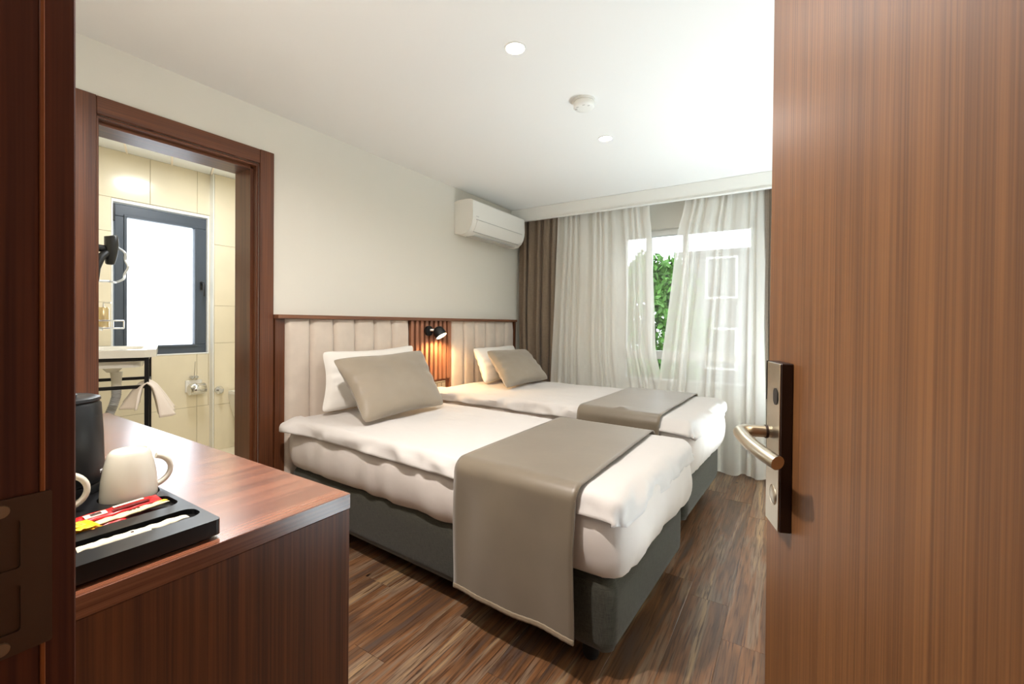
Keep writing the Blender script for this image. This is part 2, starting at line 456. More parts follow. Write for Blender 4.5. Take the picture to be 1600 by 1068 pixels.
# bathroom shell
PH = radians(19.5); sd = Vector((-cos(PH), sin(PH), 0)); sn = Vector((sin(PH), cos(PH), 0))
BX = -1.70; BZ = .06; BC = 2.42
wp = Vector((-.90, .65, 0))
def wall_at(x): return wp.y + (x - wp.x) / sd.x * sd.y
ya, yb2 = wall_at(-.2), wall_at(BX)
room = [(BX, yb2), (-.2, ya), (-.2, 2.45), (BX, 2.45)]
bm = nb(); prism(bm, room, -.1, BZ); struct('floor_bathroom', bm, M['tile'])
bm = nb(); prism(bm, room, BC + .012, BC + .1); bc = struct('ceiling_bathroom', bm, M['bathceil'])
bm = nb(); prism(bm, [(BX - .15, yb2 - .2), (-.2, ya - .2), (-.2, ya), (BX, yb2), (BX - .15, yb2)], -.1, 2.52); struct('wall_bathroom_left', bm, M['tile'])
bm = nb(); box(bm, BX - .15, -.2, 2.45, 2.55, -.1, 2.52); struct('wall_bathroom_right', bm, M['tile'])
bw = (1.149, 1.786, .893, 2.062)       # bathroom window opening
bm = nb()
box(bm, BX - .17, BX - .008, yb2, bw[0], -.1, 2.52); box(bm, BX - .17, BX - .008, bw[1], 2.45, -.1, 2.52)
box(bm, BX - .17, BX - .008, bw[0], bw[1], -.1, bw[2]); box(bm, BX - .17, BX - .008, bw[0], bw[1], bw[3], 2.52)
wb = struct('wall_bathroom_back', bm, M['grout'])
ycuts = [yb2 + .002, 1.06, 1.38, 1.70, 2.025, 2.35, 2.449]; zcuts = [BZ, .45, .98, 1.30, 1.82, 2.07, BC]
def sub(r, w_):
    y0, y1, z0, z1 = r; a, b, c, d = w_
    if y1 <= a or y0 >= b or z1 <= c or z0 >= d: return [r]
    out = []
    if y0 < a: out.append((y0, a, z0, z1)); y0 = a
    if y1 > b: out.append((b, y1, z0, z1)); y1 = b
    if z0 < c: out.append((y0, y1, z0, c))
    if z1 > d: out.append((y0, y1, d, z1))
    return out
for y0, y1 in zip(ycuts, ycuts[1:]):
    for z0, z1 in zip(zcuts, zcuts[1:]):
        for r in sub((y0, y1, z0, z1), bw):
            if r[1] - r[0] < .01 or r[3] - r[2] < .01: continue
            bm = nb(); box(bm, BX - .008, BX, r[0] + .0012, r[1] - .0012, r[2] + .0012, r[3] - .0012, .001)
            obj('tile', bm, M['tile'], wb)
# boxed-in corner to the right of the bathroom window: tiled
bm = nb(); box(bm, BX, BX + .05, 1.80, 2.449, BZ, BC); pb = struct('wall_bathroom_boxing', bm, M['grout'])
for y0, y1 in ((1.806, 2.04), (2.04, 2.36), (2.36, 2.447)):
    for z0, z1 in zip([BZ, .45, .98, 1.30, 1.82, BC], [.45, .98, 1.30, 1.82, BC]):
        bm = nb(); box(bm, BX + .05, BX + .058, y0 + .0012, y1 - .0012, z0 + .0012, z1 - .0012, .001)
        obj('tile', bm, M['tile'], pb)
bm = nb(); box(bm, BX, BX + .060, 1.795, 1.803, BZ, BC); struct('trim_bathroom_corner', bm, M['white'])
# bathroom ceiling panels in the skewed direction
def clip(poly, p, n):
    out = []
    for i in range(len(poly)):
        a, b = Vector(poly[i]), Vector(poly[(i + 1) % len(poly)])
        da, db = (a - p).dot(n), (b - p).dot(n)
        if da >= 0: out.append(a)
        if (da >= 0) != (db >= 0): out.append(a + (b - a) * (da / (da - db)))
    return out
s2 = Vector((sd.x, sd.y)); n2 = Vector((sn.x, sn.y)); p0 = Vector((-.939, .962))
for kk in range(-3, 6):
    for part_, (a, b, mm) in enumerate(((.012, .265, 'bathceil'), (.267, .279, 'bathceil2'))):
        lo = p0 + n2 * (kk * .267 + a + .0); hi = p0 + n2 * (kk * .267 + b)
        poly = clip(clip(list(map(Vector, room)), lo, n2), hi, -n2)
        if len(poly) < 3: continue
        bm = nb(); prism(bm, poly, BC - (.006 if part_ else 0), BC + .012)
        obj('ceiling_panel' if not part_ else 'ceiling_seam', bm, M[mm], bc)
for a in (.62, 1.12):
    lo = Vector((-.2, ya)) + s2 * a; poly = clip(clip(list(map(Vector, room)), lo, s2), lo + s2 * .012, -s2)
    bm = nb(); prism(bm, poly, BC - .005, BC + .001); obj('ceiling_seam', bm, M['bathceil2'], bc)

# bathroom door casing (structure, with parts)
bm = nb(); box(bm, 0, .02, .554, .632, 0, 2.124, .002); dc = struct('door_1', bm, M['casing'])
bm = nb(); box(bm, 0, .02, 1.315, 1.391, 0, 2.124, .002); obj('casing_post', bm, M['casing'], dc)
bm = nb(); box(bm, 0, .019, .633, 1.314, 2.047, 2.123, .002); obj('casing_head', bm, M['casing_h'], dc)
bm = nb()
box(bm, -.2, .0, .632, .644, 0, 2.033); box(bm, -.2, .0, 1.303, 1.315, 0, 2.033); obj('door_lining', bm, M['casing'], dc)
bm = nb(); box(bm, -.2, .0, .632, 1.315, 2.033, 2.047); obj('lining_head', bm, M['casing_h'], dc)
bm = nb(); box(bm, -.2, -.035, .644, .652, 0, 2.022); box(bm, -.2, -.035, 1.288, 1.303, 0, 2.022); obj('door_stop', bm, M['casing'], dc)
bm = nb(); box(bm, -.2, -.035, .652, 1.288, 2.018, 2.033); obj('door_stop_head', bm, M['casing_h'], dc)
bm = nb(); box(bm, -.2, .0, .632, 1.315, -.1, .012); struct('trim_threshold', bm, M['porcelain'])

# entry door frame: left jamb with rebate and casing, strike plate
bm = nb(); box(bm, 1.84, 1.88, -.06, .119, 0, 2.10, .001); ej = struct('door_2', bm, M['jamb'])
bm = nb(); box(bm, 1.80, 1.878, .1215, .146, 0, 2.16, .0015); obj('casing_post', bm, M['jamb'], ej)
bm = nb(); box(bm, 1.84, 1.8815, .1185, .1225, 0, 2.10, .0008); obj('seal_strip', bm, wood('strip_wood', (150, 84, 40), (176, 100, 50), 'z'), ej)
bm = nb(); box(bm, 2.78, 2.80, -.06, .119, 0, 2.10); box(bm, 2.78, 2.86, .1215, .146, 0, 2.16); obj('casing_post', bm, M['jamb'], ej)
bm = nb(); box(bm, 1.84, 2.80, -.06, .119, 2.10, 2.14); box(bm, 1.80, 2.86, .1215, .146, 2.10, 2.16); obj('casing_head', bm, M['casing_h'], ej)
# strike plate
bm = nb()
T = Matrix.Translation((1.8805, 0, 0)) @ Matrix(((0, 0, 1, 0), (1, 0, 0, 0), (0, 1, 0, 0), (0, 0, 0, 1)))
holed(bm, rrect(.02, .127, .842, .996, .002, 2), [rrect(.045, .105, .864, .910, .003), rrect(.045, .105, .926, .974, .003)], .0025, -.012, 0)
for v in bm.verts: v.co = T @ v.co
sp = obj('strike_plate', bm, M['strike'], ej)
for z in (.852, .985):
    bm = nb(); lathe(bm, [(0, .0024), (.006, .0022), (.0065, 0)], (1.8828, .092, z), 16, Matrix.Rotation(radians(90), 4, 'Y')); obj('screw', bm, M['steel'], sp)
for z0, z1 in ((.865, .909), (.927, .973)):
    bm = nb(); box(bm, 1.8700, 1.8712, .046, .104, z0, z1); obj('latch_pocket', bm, M['recess'], sp)

# open entrance door on the right
dd = Vector((-.314, .949, 0)).normalized(); dnv = Vector((-.949, -.314, 0)).normalized()
P1 = Vector((2.503, .8745, 0))                       # front near edge of the lock plate
E = P1 - dnv * .021 + dd * .13; LEAF = .84
def DT(s, n, z): return P1 + dd * s + dnv * n + Vector((0, 0, z))
TD = Matrix(((dd.x, dnv.x, 0, P1.x), (dd.y, dnv.y, 0, P1.y), (0, 0, 1, 0), (0, 0, 0, 1)))   # x: along leaf, y: off the face
bm = nb(); box(bm, .13 - LEAF, .13, -.061, -.021, .008, 2.09, .001, TD); dr = struct('door_3', bm, M['door'])
bm = nb(); box(bm, .0, .068, -.021, -.002, .818, 1.106, .0015, TD); lk = obj('lock_body_reflection', bm, M['lock_dark'], dr)  # plate body, its dark reflection put into the colour
bm = nb(); box(bm, .001, .067, -.002, .0, .819, 1.105, .0006, TD); obj('lock_plate', bm, M['steel'], dr)
bm = nb(); box(bm, .068, .0695, -.021, .001, 1.035, 1.106, 0, TD); obj('reader_edge', bm, M['black'], dr)
bm = nb()
pl = rrect(.008, .030, 1.033, 1.062, .0105, 6)
vs0 = [bm.verts.new(TD @ Vector((x, .0, z))) for x, z in pl]; vs1 = [bm.verts.new(TD @ Vector((x, .0012, z))) for x, z in pl]
bm.faces.new(vs1); bm.faces.new(vs0[::-1])
for i in range(len(pl)): bm.faces.new((vs0[i], vs0[(i + 1) % len(pl)], vs1[(i + 1) % len(pl)], vs1[i]))
obj('card_sensor', bm, M['black'], dr)
bm = nb(); lathe(bm, [(0, .0012), (.0150, .0012), (.0158, .0006), (.0160, 0), (.0168, 0), (.0172, .0008), (.0178, 0)], TD @ Vector((.026, .0, .874)), 28, TD.to_3x3().to_4x4() @ Matrix.Rotation(radians(-90), 4, 'X')); obj('thumb_turn', bm, M['steel'], dr, smooth=True)
# lever handle: neck, bend, grip
zc = .98
pts = [DT(.045, 0, zc), DT(.045, .030, zc)]
for k in range(1, 8):
    a = k / 7 * pi / 2; pts.append(DT(.045 - .020 * (1 - cos(a)), .030 + .024 * sin(a), zc - .001 * k / 7))
for k in range(1, 11):
    t = k / 10; pts.append(DT(.025 - .105 * t, .054 - .004 * t - .024 * t * t, zc - .001 - .020 * t))
bm = nb(); tube(bm, pts, [.0105] * 3 + [.0115] * (len(pts) - 3), 20)
lv = obj('lever_handle', bm, M['steel'], dr, smooth=True)
bm = nb(); tube(bm, [DT(.045, .005, zc), DT(.045, .009, zc)], .0118, 20); obj('neck_ring', bm, M['lock_dark'], lv)
for z in (.3, 1.8):
    bm = nb(); tube(bm, [TD @ Vector((.13 - LEAF - .008, -.018, z - .05)), TD @ Vector((.13 - LEAF - .008, -.018, z + .05))], .008, 12); obj('hinge', bm, M['steel'], dr)

# pelmet in front of the window
bm = nb(); box(bm, .001, XR - .001, 3.92, 3.945, 2.235, CEIL - .001, .002); struct('trim_1', bm, M['white'])
bm = nb(); box(bm, .001, XR - .001, 3.912, 3.95, 2.228, 2.238, .002); struct('trim_2', bm, M['white'])
# bedroom window
bm = nb()
f0, f1 = YW + .06, YW + .13
for b_ in ((WX0, WX1, WZ1 - .05, WZ1), (WX0, WX1, WZ0, WZ0 + .045), (WX0, WX0 + .05, WZ0, WZ1), (WX1 - .05, WX1, WZ0, WZ1), (WX0, WX1, .845, .925)):
    box(bm, b_[0], b_[1], f0, f1, b_[2], b_[3], .003)
wn = struct('window_1', bm, M['pvc'])
bm = nb(); box(bm, 1.325, 1.375, f0, f1, .925, WZ1 - .05, .003); obj('window_mullion', bm, M['pvc'], wn)
bm = nb(); box(bm, 1.66, 1.70, f0, f1, .925, WZ1 - .05, .003); obj('window_mullion', bm, M['pvc'], wn)
bm = nb(); box(bm, 1.64, 1.69, f0, f1, WZ0 + .045, .845, .003); obj('window_mullion', bm, M['pvc'], wn)
for a, b, c, d in ((WX0 + .05, 1.325, .925, WZ1 - .05), (1.375, 1.66, .925, WZ1 - .05), (1.70, WX1 - .05, .925, WZ1 - .05), (WX0 + .05, 1.64, WZ0 + .045, .845), (1.69, WX1 - .05, WZ0 + .045, .845)):
    bm = nb(); box(bm, a, b, YW + .092, YW + .098, c, d); obj('window_pane', bm, M['glass'], wn)
bm = nb(); box(bm, WX0 - .03, WX1 + .03, YW - .03, YW + .06, WZ0 - .025, WZ0, .003); obj('window_sill', bm, M['white'], wn)
# bathroom window: anthracite sash in a white reveal
bm = nb()
def ring(bm, x0, x1, o, i, bev=.002):
    y0, y1, z0, z1 = o; a, b, c, d = i
    box(bm, x0, x1, y0, y1, d, z1, bev); box(bm, x0, x1, y0, y1, z0, c, bev)
    box(bm, x0, x1, y0, a, c, d, bev); box(bm, x0, x1, b, y1, c, d, bev)
ring(bm, BX - .12, BX + .003, (bw[0] - .003, bw[1] + .003, bw[2] - .003, bw[3] + .003), (bw[0] + .008, bw[1] - .008, bw[2] + .008, bw[3] - .02))
bwn = struct('window_2', bm, M['pvc'])
bm = nb(); ring(bm, BX - .085, BX - .02, (bw[0] + .022, bw[1] - .009, bw[2] + .009, bw[3] - .028), (1.243, 1.690, .972, 1.945), .004)
obj('window_sash', bm, M['anthracite'], bwn)
bm = nb(); ring(bm, BX - .02, BX - .012, (1.225, 1.706, .955, 1.962), (1.243, 1.690, .972, 1.945), .002); obj('glazing_bead', bm, M['anthracite'], bwn)
bm = nb(); box(bm, BX - .060, BX - .052, 1.243, 1.690, .972, 1.945); obj('window_pane', bm, M['frost'], bwn)
bm = nb(); box(bm, BX - .02, BX - .010, 1.728, 1.748, 1.43, 1.50, .003); hh = obj('window_handle', bm, M['blackm'], bwn)
bm = nb(); tube(bm, [(BX - .012, 1.738, 1.485), (BX + .028, 1.738, 1.485), (BX + .034, 1.738, 1.478), (BX + .034, 1.738, 1.375)], .008, 10); obj('handle_grip', bm, M['blackm'], hh, smooth=True)
bm = nb(); box(bm, BX - .03, BX + .002, 1.153, 1.170, 1.90, 2.03, .003); obj('hinge_cover', bm, M['blackm'], bwn)

# ================================================================ OUTSIDE
bm = nb(); box(bm, -30, 30, 4.6, 40, -3.3, -3.2); struct('ground_outside', bm, M['ground'])
bd = thing('neighbouring_building', 'grey neighbouring building seen through the sheer curtain outside the window', 'building', (4.0, 17, -3.2))
bm = nb(); box(bm, -.50, 9, 15, 20, -3.2, 3.4); obj('wall', bm, M['outwall'], bd)
bm = nb(); box(bm, -.6, 9.1, 14.8, 20, 3.4, 3.5); obj('roof', bm, M['outwall'], bd)
for i in range(5):
    for j in range(3):
        x = .2 + i * 1.6; z = -2.4 + j * 2.2
        bm = nb(); box(bm, x, x + .9, 14.95, 15.0, z, z + 1.3); f = obj('window', bm, M['pvc'], bd)
        bm = nb(); box(bm, x + .06, x + .84, 14.94, 14.96, z + .06, z + 1.24); obj('pane', bm, M['outdark'], f)
tr = thing('garden_tree', 'bright green leafy tree seen through the gap in the sheer curtains', 'tree', (-.9, 13, -3.2))
bm = nb(); tube(bm, [(-.9, 13, -3.2), (-.85, 13.05, -1), (-.9, 13, 1.2)], [.22, .16, .09], 10); obj('trunk', bm, M['bark'], tr)
bm = nb()
rnd = random.Random(3)
for k in range(9500):
    u, v, r_ = rnd.uniform(-1, 1), rnd.uniform(0, 2 * pi), rnd.uniform(.55, 1) ** .5
    s_ = sqrt(1 - u * u)
    c = Vector((-.95 + 1.35 * r_ * s_ * cos(v), 13 + 1.3 * r_ * s_ * sin(v), .75 + 2.35 * r_ * u))
    c += Vector((fb(c, 1.4, 1), fb(c, 1.4, 2), fb(c, 1.4, 3))) * .55
    a = Vector((rnd.gauss(0, 1), rnd.gauss(0, 1), rnd.gauss(0, 1))).normalized(); b_ = a.cross(Vector((rnd.gauss(0, 1), rnd.gauss(0, 1), rnd.gauss(0, 1)))).normalized()
    L_ = rnd.uniform(.08, .15)
    vs = [bm.verts.new(c + a * L_), bm.verts.new(c + b_ * L_ * .5), bm.verts.new(c - a * L_), bm.verts.new(c - b_ * L_ * .5)]
    bm.faces.new(vs)
obj('foliage', bm, M['leaf'], tr, kind='stuff')

# ================================================================ BED WALL
t = thing('headboard', 'beige velvet headboard with vertical channels behind the near bed', 'headboard', (.03, 1.94, 0))
def channels(t, ys, z0=.28, z1=1.185):
    bm = nb(); box(bm, .004, .02, ys[0], ys[-1], z0, z1); obj('backing_board', bm, M['darkwood'], t)
    for a, b in zip(ys, ys[1:]):
        bm = nb()
        def fn(u, v, a=a, b=b):
            bul = (1 - abs(2 * u - 1) ** 4) ** .5
            e = min(1, (1 - v) * 30, v * 30)
            return Vector((.02 + .032 * bul * (.6 + .4 * e), a + .0008 + (b - a - .0016) * u, z0 + (z1 - z0) * v))
        grid(bm, 12, 10, fn)
        # close the back
        box(bm, .012, .0215, a + .001, b - .001, z0 + .001, z1 - .001)
        obj('upholstered_channel', bm, M['velvet'], t, smooth=True)
channels(t, [1.452, 1.612, 1.777, 1.939, 2.101, 2.262, 2.432])
t = thing('headboard', 'beige velvet headboard with vertical channels behind the far bed', 'headboard', (.03, 3.42, 0))
channels(t, [2.925, 3.10, 3.262, 3.434, 3.598, 3.760, 3.925])
bm = nb(); box(bm, .001, .066, 1.392, 3.956, 1.187, 1.21, .0015); rl = tag(obj('headboard_rail', bm, M['rail'], smooth=False), 'long thin brown wooden rail capping both headboards', 'rail')
t = thing('wall_panel', 'narrow brown wooden strip at the doorway end of the near headboard', 'panel', (.02, 1.42, 0))
bm = nb(); box(bm, .001, .030, 1.395, 1.450, 0, 1.187); obj('board', bm, M['casing'], t)
t = thing('wall_panel', 'dark wooden end strip beside the curtain at the far headboard', 'panel', (.02, 3.94, 0))
bm = nb(); box(bm, .001, .05, 3.928, 3.954, .1, 1.187); obj('board', bm, M['casing'], t)
t = thing('slat_panel', 'wooden slatted panel on the wall between the two headboards', 'panel', (.02, 2.68, 0))
bm = nb(); box(bm, .001, .012, 2.434, 2.923, .12, 1.187); obj('backing_board', bm, M['darkwood'], t)
for i in range(9):
    y0 = 2.449 + i * .0537
    if i == 8: y1 = 2.907
    bm = nb(); box(bm, .012, .040, y0, y0 + .029, .70, 1.186, .001); obj('slat', bm, M['slat'], t)
bm = nb(); box(bm, .012, .022, 2.434, 2.912, .14, .699); obj('lower_board', bm, wood('lower_board_wood', (96, 56, 36), (128, 78, 52), 'z', .4), t)
bm = nb(); box(bm, .012, .040, 2.909, 2.922, .14, 1.186, .001); obj('edge_strip', bm, M['slat'], t)
# sockets
for nm, z0, z1, lab in (('light_switch', .595, .682, 'grey double switch plate just below the slats'), ('wall_socket', .50, .585, 'grey socket plate below the switch plate between the beds')):
    t = thing(nm, lab, 'switch' if nm == 'light_switch' else 'socket', (.03, 2.78, z0))
    bm = nb(); box(bm, .022, .030, 2.69, 2.865, z0, z1, .003); obj('face_plate', bm, M['switch'], t)
    for y0 in (2.705, 2.76, 2.815):
        bm = nb(); box(bm, .030, .034, y0, y0 + .042, z0 + .016, z1 - .014, .002); f = obj('rocker' if nm == 'light_switch' else 'socket_outlet', bm, M['switch'], t)
        bm = nb(); box(bm, .030, .0305, y0 - .004, y0 + .0, z0 + .014, z1 - .012); box(bm, .030, .0305, y0 - .004, y0 + .045, z1 - .014, z1 - .010); obj('shadow_gap', bm, M['switch_d'], f)
# reading lamp
t = thing('reading_lamp', 'small black wall reading lamp glowing on the slatted panel', 'lamp', (.06, 2.66, 1.10))
bm = nb(); tube(bm, [(.040, 2.632, 1.105), (.060, 2.632, 1.105)], .040, 28); obj('wall_mount', bm, M['black'], t, smooth=True)
bm = nb(); tube(bm, [(.058, 2.640, 1.112), (.095, 2.668, 1.112)], .013, 14); obj('joint', bm, M['chrome'], t, smooth=True)
ax = Vector((.56, .10, -.82)).normalized(); Tq = Vector((0, 0, -1)).rotation_difference(ax).to_matrix().to_4x4()
lc = Vector((.095, 2.682, 1.122))
bm = nb(); lathe(bm, [(0, .012), (.022, .010), (.038, .0), (.046, -.018), (.048, -.040), (.048, -.072), (.0455, -.072), (.0445, -.045), (.03, -.02), (0, -.012)], lc, 32, Tq); sh = obj('lamp_head', bm, M['black'], t, smooth=True)
bm = nb(); lathe(bm, [(0, -.066), (.044, -.066), (.044, -.070), (0, -.070)], lc, 28, Tq); obj('diffuser', bm, M['lampglow'], t)
l = bpy.data.lights.new('reading_lamp_glow', 'SPOT'); l.energy = 9; l.color = (1, .62, .28); l.spot_size = radians(160); l.spot_blend = .5; l.shadow_soft_size = .035
lo = bpy.data.objects.new('reading_lamp_glow', l); C.objects.link(lo); lo.location = lc + ax * .085; lo.rotation_euler = Vector((.0, 0, -1)).to_track_quat('-Z', 'Y').to_euler()

# air conditioner
t = thing('air_conditioner', 'white wall-mounted air conditioner with rounded lower front near the curtain', 'air conditioner', (.1, 3.44, 1.95))
prof = [(.001, 1.955), (.001, 2.235), (.05, 2.243), (.13, 2.243), (.185, 2.236), (.200, 2.224), (.205, 2.10), (.202, 2.06), (.190, 2.015), (.165, 1.975), (.13, 1.950), (.08, 1.942)]
bm = nb(); vs = [[bm.verts.new((x, y, z)) for x, z in prof] for y in (3.0, 3.86)]
bm.faces.new(vs[0]); bm.faces.new(vs[1][::-1])
for i in range(len(prof)):
    j = (i + 1) % len(prof); bm.faces.new((vs[0][i], vs[0][j], vs[1][j], vs[1][i]))
obj('body', bm, M['acp'], t, smooth=True)
def skin(bm, z_a, z_b, y0, y1, th=.003):
    pf = [(.2065, 2.10), (.2035, 2.06), (.1915, 2.015), (.1665, 1.974), (.131, 1.948)]
    pr = pf[z_a:z_b]
    g = [[bm.verts.new((x + th * (.7 if i else 1), y, z - th * .3 * i)) for i, (x, z) in enumerate(pr)] for y in (y0, y1)]
    h = [[bm.verts.new((x - .002, y, z)) for x, z in pr] for y in (y0, y1)]
    n = len(pr)
    for i in range(n - 1):
        bm.faces.new((g[0][i], g[0][i + 1], g[1][i + 1], g[1][i])); bm.faces.new((h[0][i], h[0][i + 1], g[0][i + 1], g[0][i])); bm.faces.new((h[1][i], h[1][i + 1], g[1][i + 1], g[1][i]))
    for i in (0, n - 1): bm.faces.new((h[0][i], h[1][i], g[1][i], g[0][i]))
bm = nb(); skin(bm, 1, 4, 3.06, 3.80); obj('air_flap', bm, M['acp'], t, smooth=True)
bm = nb(); box(bm, .2025, .2065, 3.05, 3.81, 2.066, 2.070); obj('seam', bm, M['acs'], t)
bm = nb(); box(bm, .160, .168, 3.06, 3.80, 1.966, 1.970); obj('seam', bm, M['acs'], t)
bm = nb(); box(bm, .2000, .2052, 3.045, 3.085, 2.092, 2.097); obj('indicator', bm, M['acs'], t)
bm = nb(); box(bm, .05, .15, 3.10, 3.76, 1.937, 1.943); obj('outlet_grille', bm, M['acs'], t)

# ceiling fittings
def downlight(x, y, lab):
    t = thing('downlight', lab, 'downlight', (x, y, 2.36), group='recessed ceiling downlights')
    bm = nb(); lathe(bm, [(.046, .0), (.046, -.003), (.041, -.004), (.040, 0)], (x, y, CEIL), 32); obj('trim_ring', bm, M['white'], t, smooth=True)
    bm = nb(); lathe(bm, [(0, -.0022), (.0400, -.0022), (.0400, -.0005), (0, -.0005)], (x, y, CEIL), 32); obj('diffuser', bm, M['bulb'], t)
downlight(1.494, 1.617, 'glowing round recessed downlight nearest the camera in the ceiling')
downlight(1.495, 2.703, 'glowing round recessed downlight farther away near the window')
t = thing('smoke_detector', 'round white smoke detector on the ceiling between the two downlights', 'smoke detector', (1.575, 2.19, 2.36))
sx, sy = 1.570, 2.185
bm = nb(); lathe(bm, [(0, 0), (.058, 0), (.058, -.012), (0, -.012)], (sx, sy, CEIL), 36); obj('mounting_base', bm, M['white'], t, smooth=True)
bm = nb(); lathe(bm, [(.052, -.012), (.056, -.018), (.056, -.036), (.050, -.043), (.030, -.046), (0, -.046)], (sx, sy, CEIL), 36); obj('cover', bm, M['white'], t, smooth=True)
for a in (200, 235, 290, 330):
    bm = nb(); cx, cy = sx + .04 * cos(radians(a)), sy + .04 * sin(radians(a)); box(bm, cx - .006, cx + .006, cy - .002, cy + .002, CEIL - .0465, CEIL - .0435); obj('vent_slot', bm, M['acs'], t)

# ================================================================ CURTAINS
def curtain(bm, xl, xr, ytop, ybot, z0, z1, n, amp, seed, nu, nv=26, gather=None):
    def fn(u, v):
        z = z0 + (z1 - z0) * v
        a, b = xl(z), xr(z)
        ph = n * 2 * pi * (u + .030 * sin(u * 19 + seed) + .004 * sin(u * 51 + seed * 2))
        am = amp * (.75 + .5 * fb((u * 6, v * .5, seed), 1)) * (.55 + .45 * (1 - v) ** .5)
        y = ytop + (ybot - ytop) * (1 - v) ** 1.2 + am * sin(ph + .5 * fb((u * 2, v * 1.0, seed), 1.0))
        x = a + (b - a) * u + .25 * am * sin(2 * ph + seed) + .008 * fb((u * 9, v * 3, seed), 1)
        return Vector((x, y, z + (.012 * sin(ph * .5) if v == 0 else 0)))
    grid(bm, nu, nv, fn)
def interp(pts):
    pts = sorted(pts)
    def f(z):
        if z <= pts[0][0]: return pts[0][1]
        for (a, b), (c, d) in zip(pts, pts[1:]):
            if z <= c: return b + (d - b) * (z - a) / (c - a)
        return pts[-1][1]
    return f
cl = nb(); curtain(cl, interp([(0, .10), (1.2, .05), (2.3, .05)]), interp([(0, .50), (2.3, .505)]), 4.01, 3.99, .015, 2.30, 5.2, .034, 2, 150)
tag(obj('blackout_curtain', cl, M['curtain'], smooth=True), 'brown pleated blackout curtain hanging in the corner beside the air conditioner', 'curtain')
cl = nb(); curtain(cl, interp([(0, 2.36), (1.2, 2.335), (2.3, 2.322)]), interp([(0, 2.80), (2.3, 2.80)]), 3.985, 3.94, .015, 2.30, 5.5, .028, 5, 120)
tag(obj('blackout_curtain', cl, M['curtain'], smooth=True), 'dark brown curtain sliver hanging at the edge of the open door', 'curtain')
cl = nb(); curtain(cl, interp([(0, .50), (2.3, .50)]), interp([(0, 1.66), (.6, 1.60), (.94, 1.513), (2.01, 1.444), (2.17, 1.42), (2.3, 1.42)]), 4.02, 3.83, .02, 2.30, 12, .022, 3, 340)
tag(obj('sheer_curtain', cl, M['sheer'], smooth=True), 'cream sheer curtain left of the gap, next to the brown curtain', 'curtain')
cl = nb(); curtain(cl, interp([(0, 1.56), (.6, 1.55), (.96, 1.579), (1.60, 1.642), (1.99, 1.675), (2.18, 1.725), (2.3, 1.73)]), interp([(0, 2.37), (1.2, 2.34), (2.3, 2.325)]), 4.0, 3.80, .02, 2.30, 8, .022, 9, 260)
tag(obj('sheer_curtain', cl, M['sheer'], smooth=True), 'cream sheer curtain right of the gap, reaching the open door', 'curtain')

# ================================================================ BEDS
def cloth_sheet(bm, x0, x1, y0, y1, top, dropx0, dropx1, dropy0, dropy1, r, nx, ny, wob, seed, puff=0.0, headdrop=False, flare=0):
    """sheet laid on a box top; falls over the edges with a rounded shoulder"""
    def wrap(d):                      # d = distance past the edge measured on the cloth -> (outward, down)
        if d <= 0: return 0, 0
        a = d / r
        if a < pi / 2: return r * sin(a), r * (1 - cos(a))
        return r, r + (d - r * pi / 2)
    def fn(u, v):
        a = (x0 - dropx0) + (x1 - x0 + dropx0 + dropx1) * u
        b = (y0 - dropy0) + (y1 - y0 + dropy0 + dropy1) * v
        ox, dx = 0, 0; oy, dy = 0, 0
        if a > x1: ox, dx = wrap(a - x1); X = x1 + ox
        elif a < x0: o_, dx = wrap(x0 - a); X = x0 - o_
        else: X = a
        if b > y1: oy, dy = wrap(b - y1); Y = y1 + oy
        elif b < y0: o_, dy = wrap(y0 - b); Y = y0 - o_
        else: Y = b
        drop = max(dx, dy)
        if dx > 0 and dy > 0:                     # rounded corner
            sx_, sy_ = (1 if a > x1 else -1), (1 if b > y1 else -1)
            da = a - x1 if sx_ > 0 else x0 - a; db = b - y1 if sy_ > 0 else y0 - b
            Dx = dropx1 if sx_ > 0 else dropx0; Dy = dropy1 if sy_ > 0 else dropy0
            k_ = max(da / Dx, db / Dy); hyp = sqrt(da * da + db * db)
            D = (Dx * da + Dy * db) / (da + db)
            o_, drop = wrap(k_ * D)
            X = (x1 if sx_ > 0 else x0) + sx_ * o_ * da / hyp; Y = (y1 if sy_ > 0 else y0) + sy_ * o_ * db / hyp
        q = (a, b, 0)
        w1 = fb(q, 3.2, seed) * wob + fb(q, 9, seed + 1) * wob * .35 + fb((a * 1.0, b * 3, 0), 14, seed + 4) * wob * .12
        z = top - drop + w1 * (1 if drop == 0 else .5)
        edge = min(1, max(drop, 0) / .03)
        ww = (fb((a * 1.3, b * 1.3, drop * 2), 7, seed + 2) * .014 + fb(q, 16, seed + 3) * .006) * edge * (wob / .006)
        if dy > 0: Y += ww * (1 if b > y1 else -1) + flare * edge * (1 if b > y1 else -1) * min(1, drop / .08)
        if dx > 0: X += ww * (1 if a > x1 else -1) + flare * edge * (1 if a > x1 else -1) * min(1, drop / .08)
        z += ww * .5
        fl = math.exp(-((a - x0) / .10) ** 2) * (1 if b < y0 + .02 else 0); Y -= .055 * fl * min(1, max(0, y0 + .02 - b) / .08); z += .012 * fl
        return Vector((X, Y, z))
    grid(bm, nx, ny, fn)

def solid(o, th, offset=-1, sub=0):
    md = o.modifiers.new('thickness', 'SOLIDIFY'); md.thickness = th; md.offset = offset
    if sub:
        s_ = o.modifiers.new('smooth', 'SUBSURF'); s_.levels = sub; s_.render_levels = sub
    return o

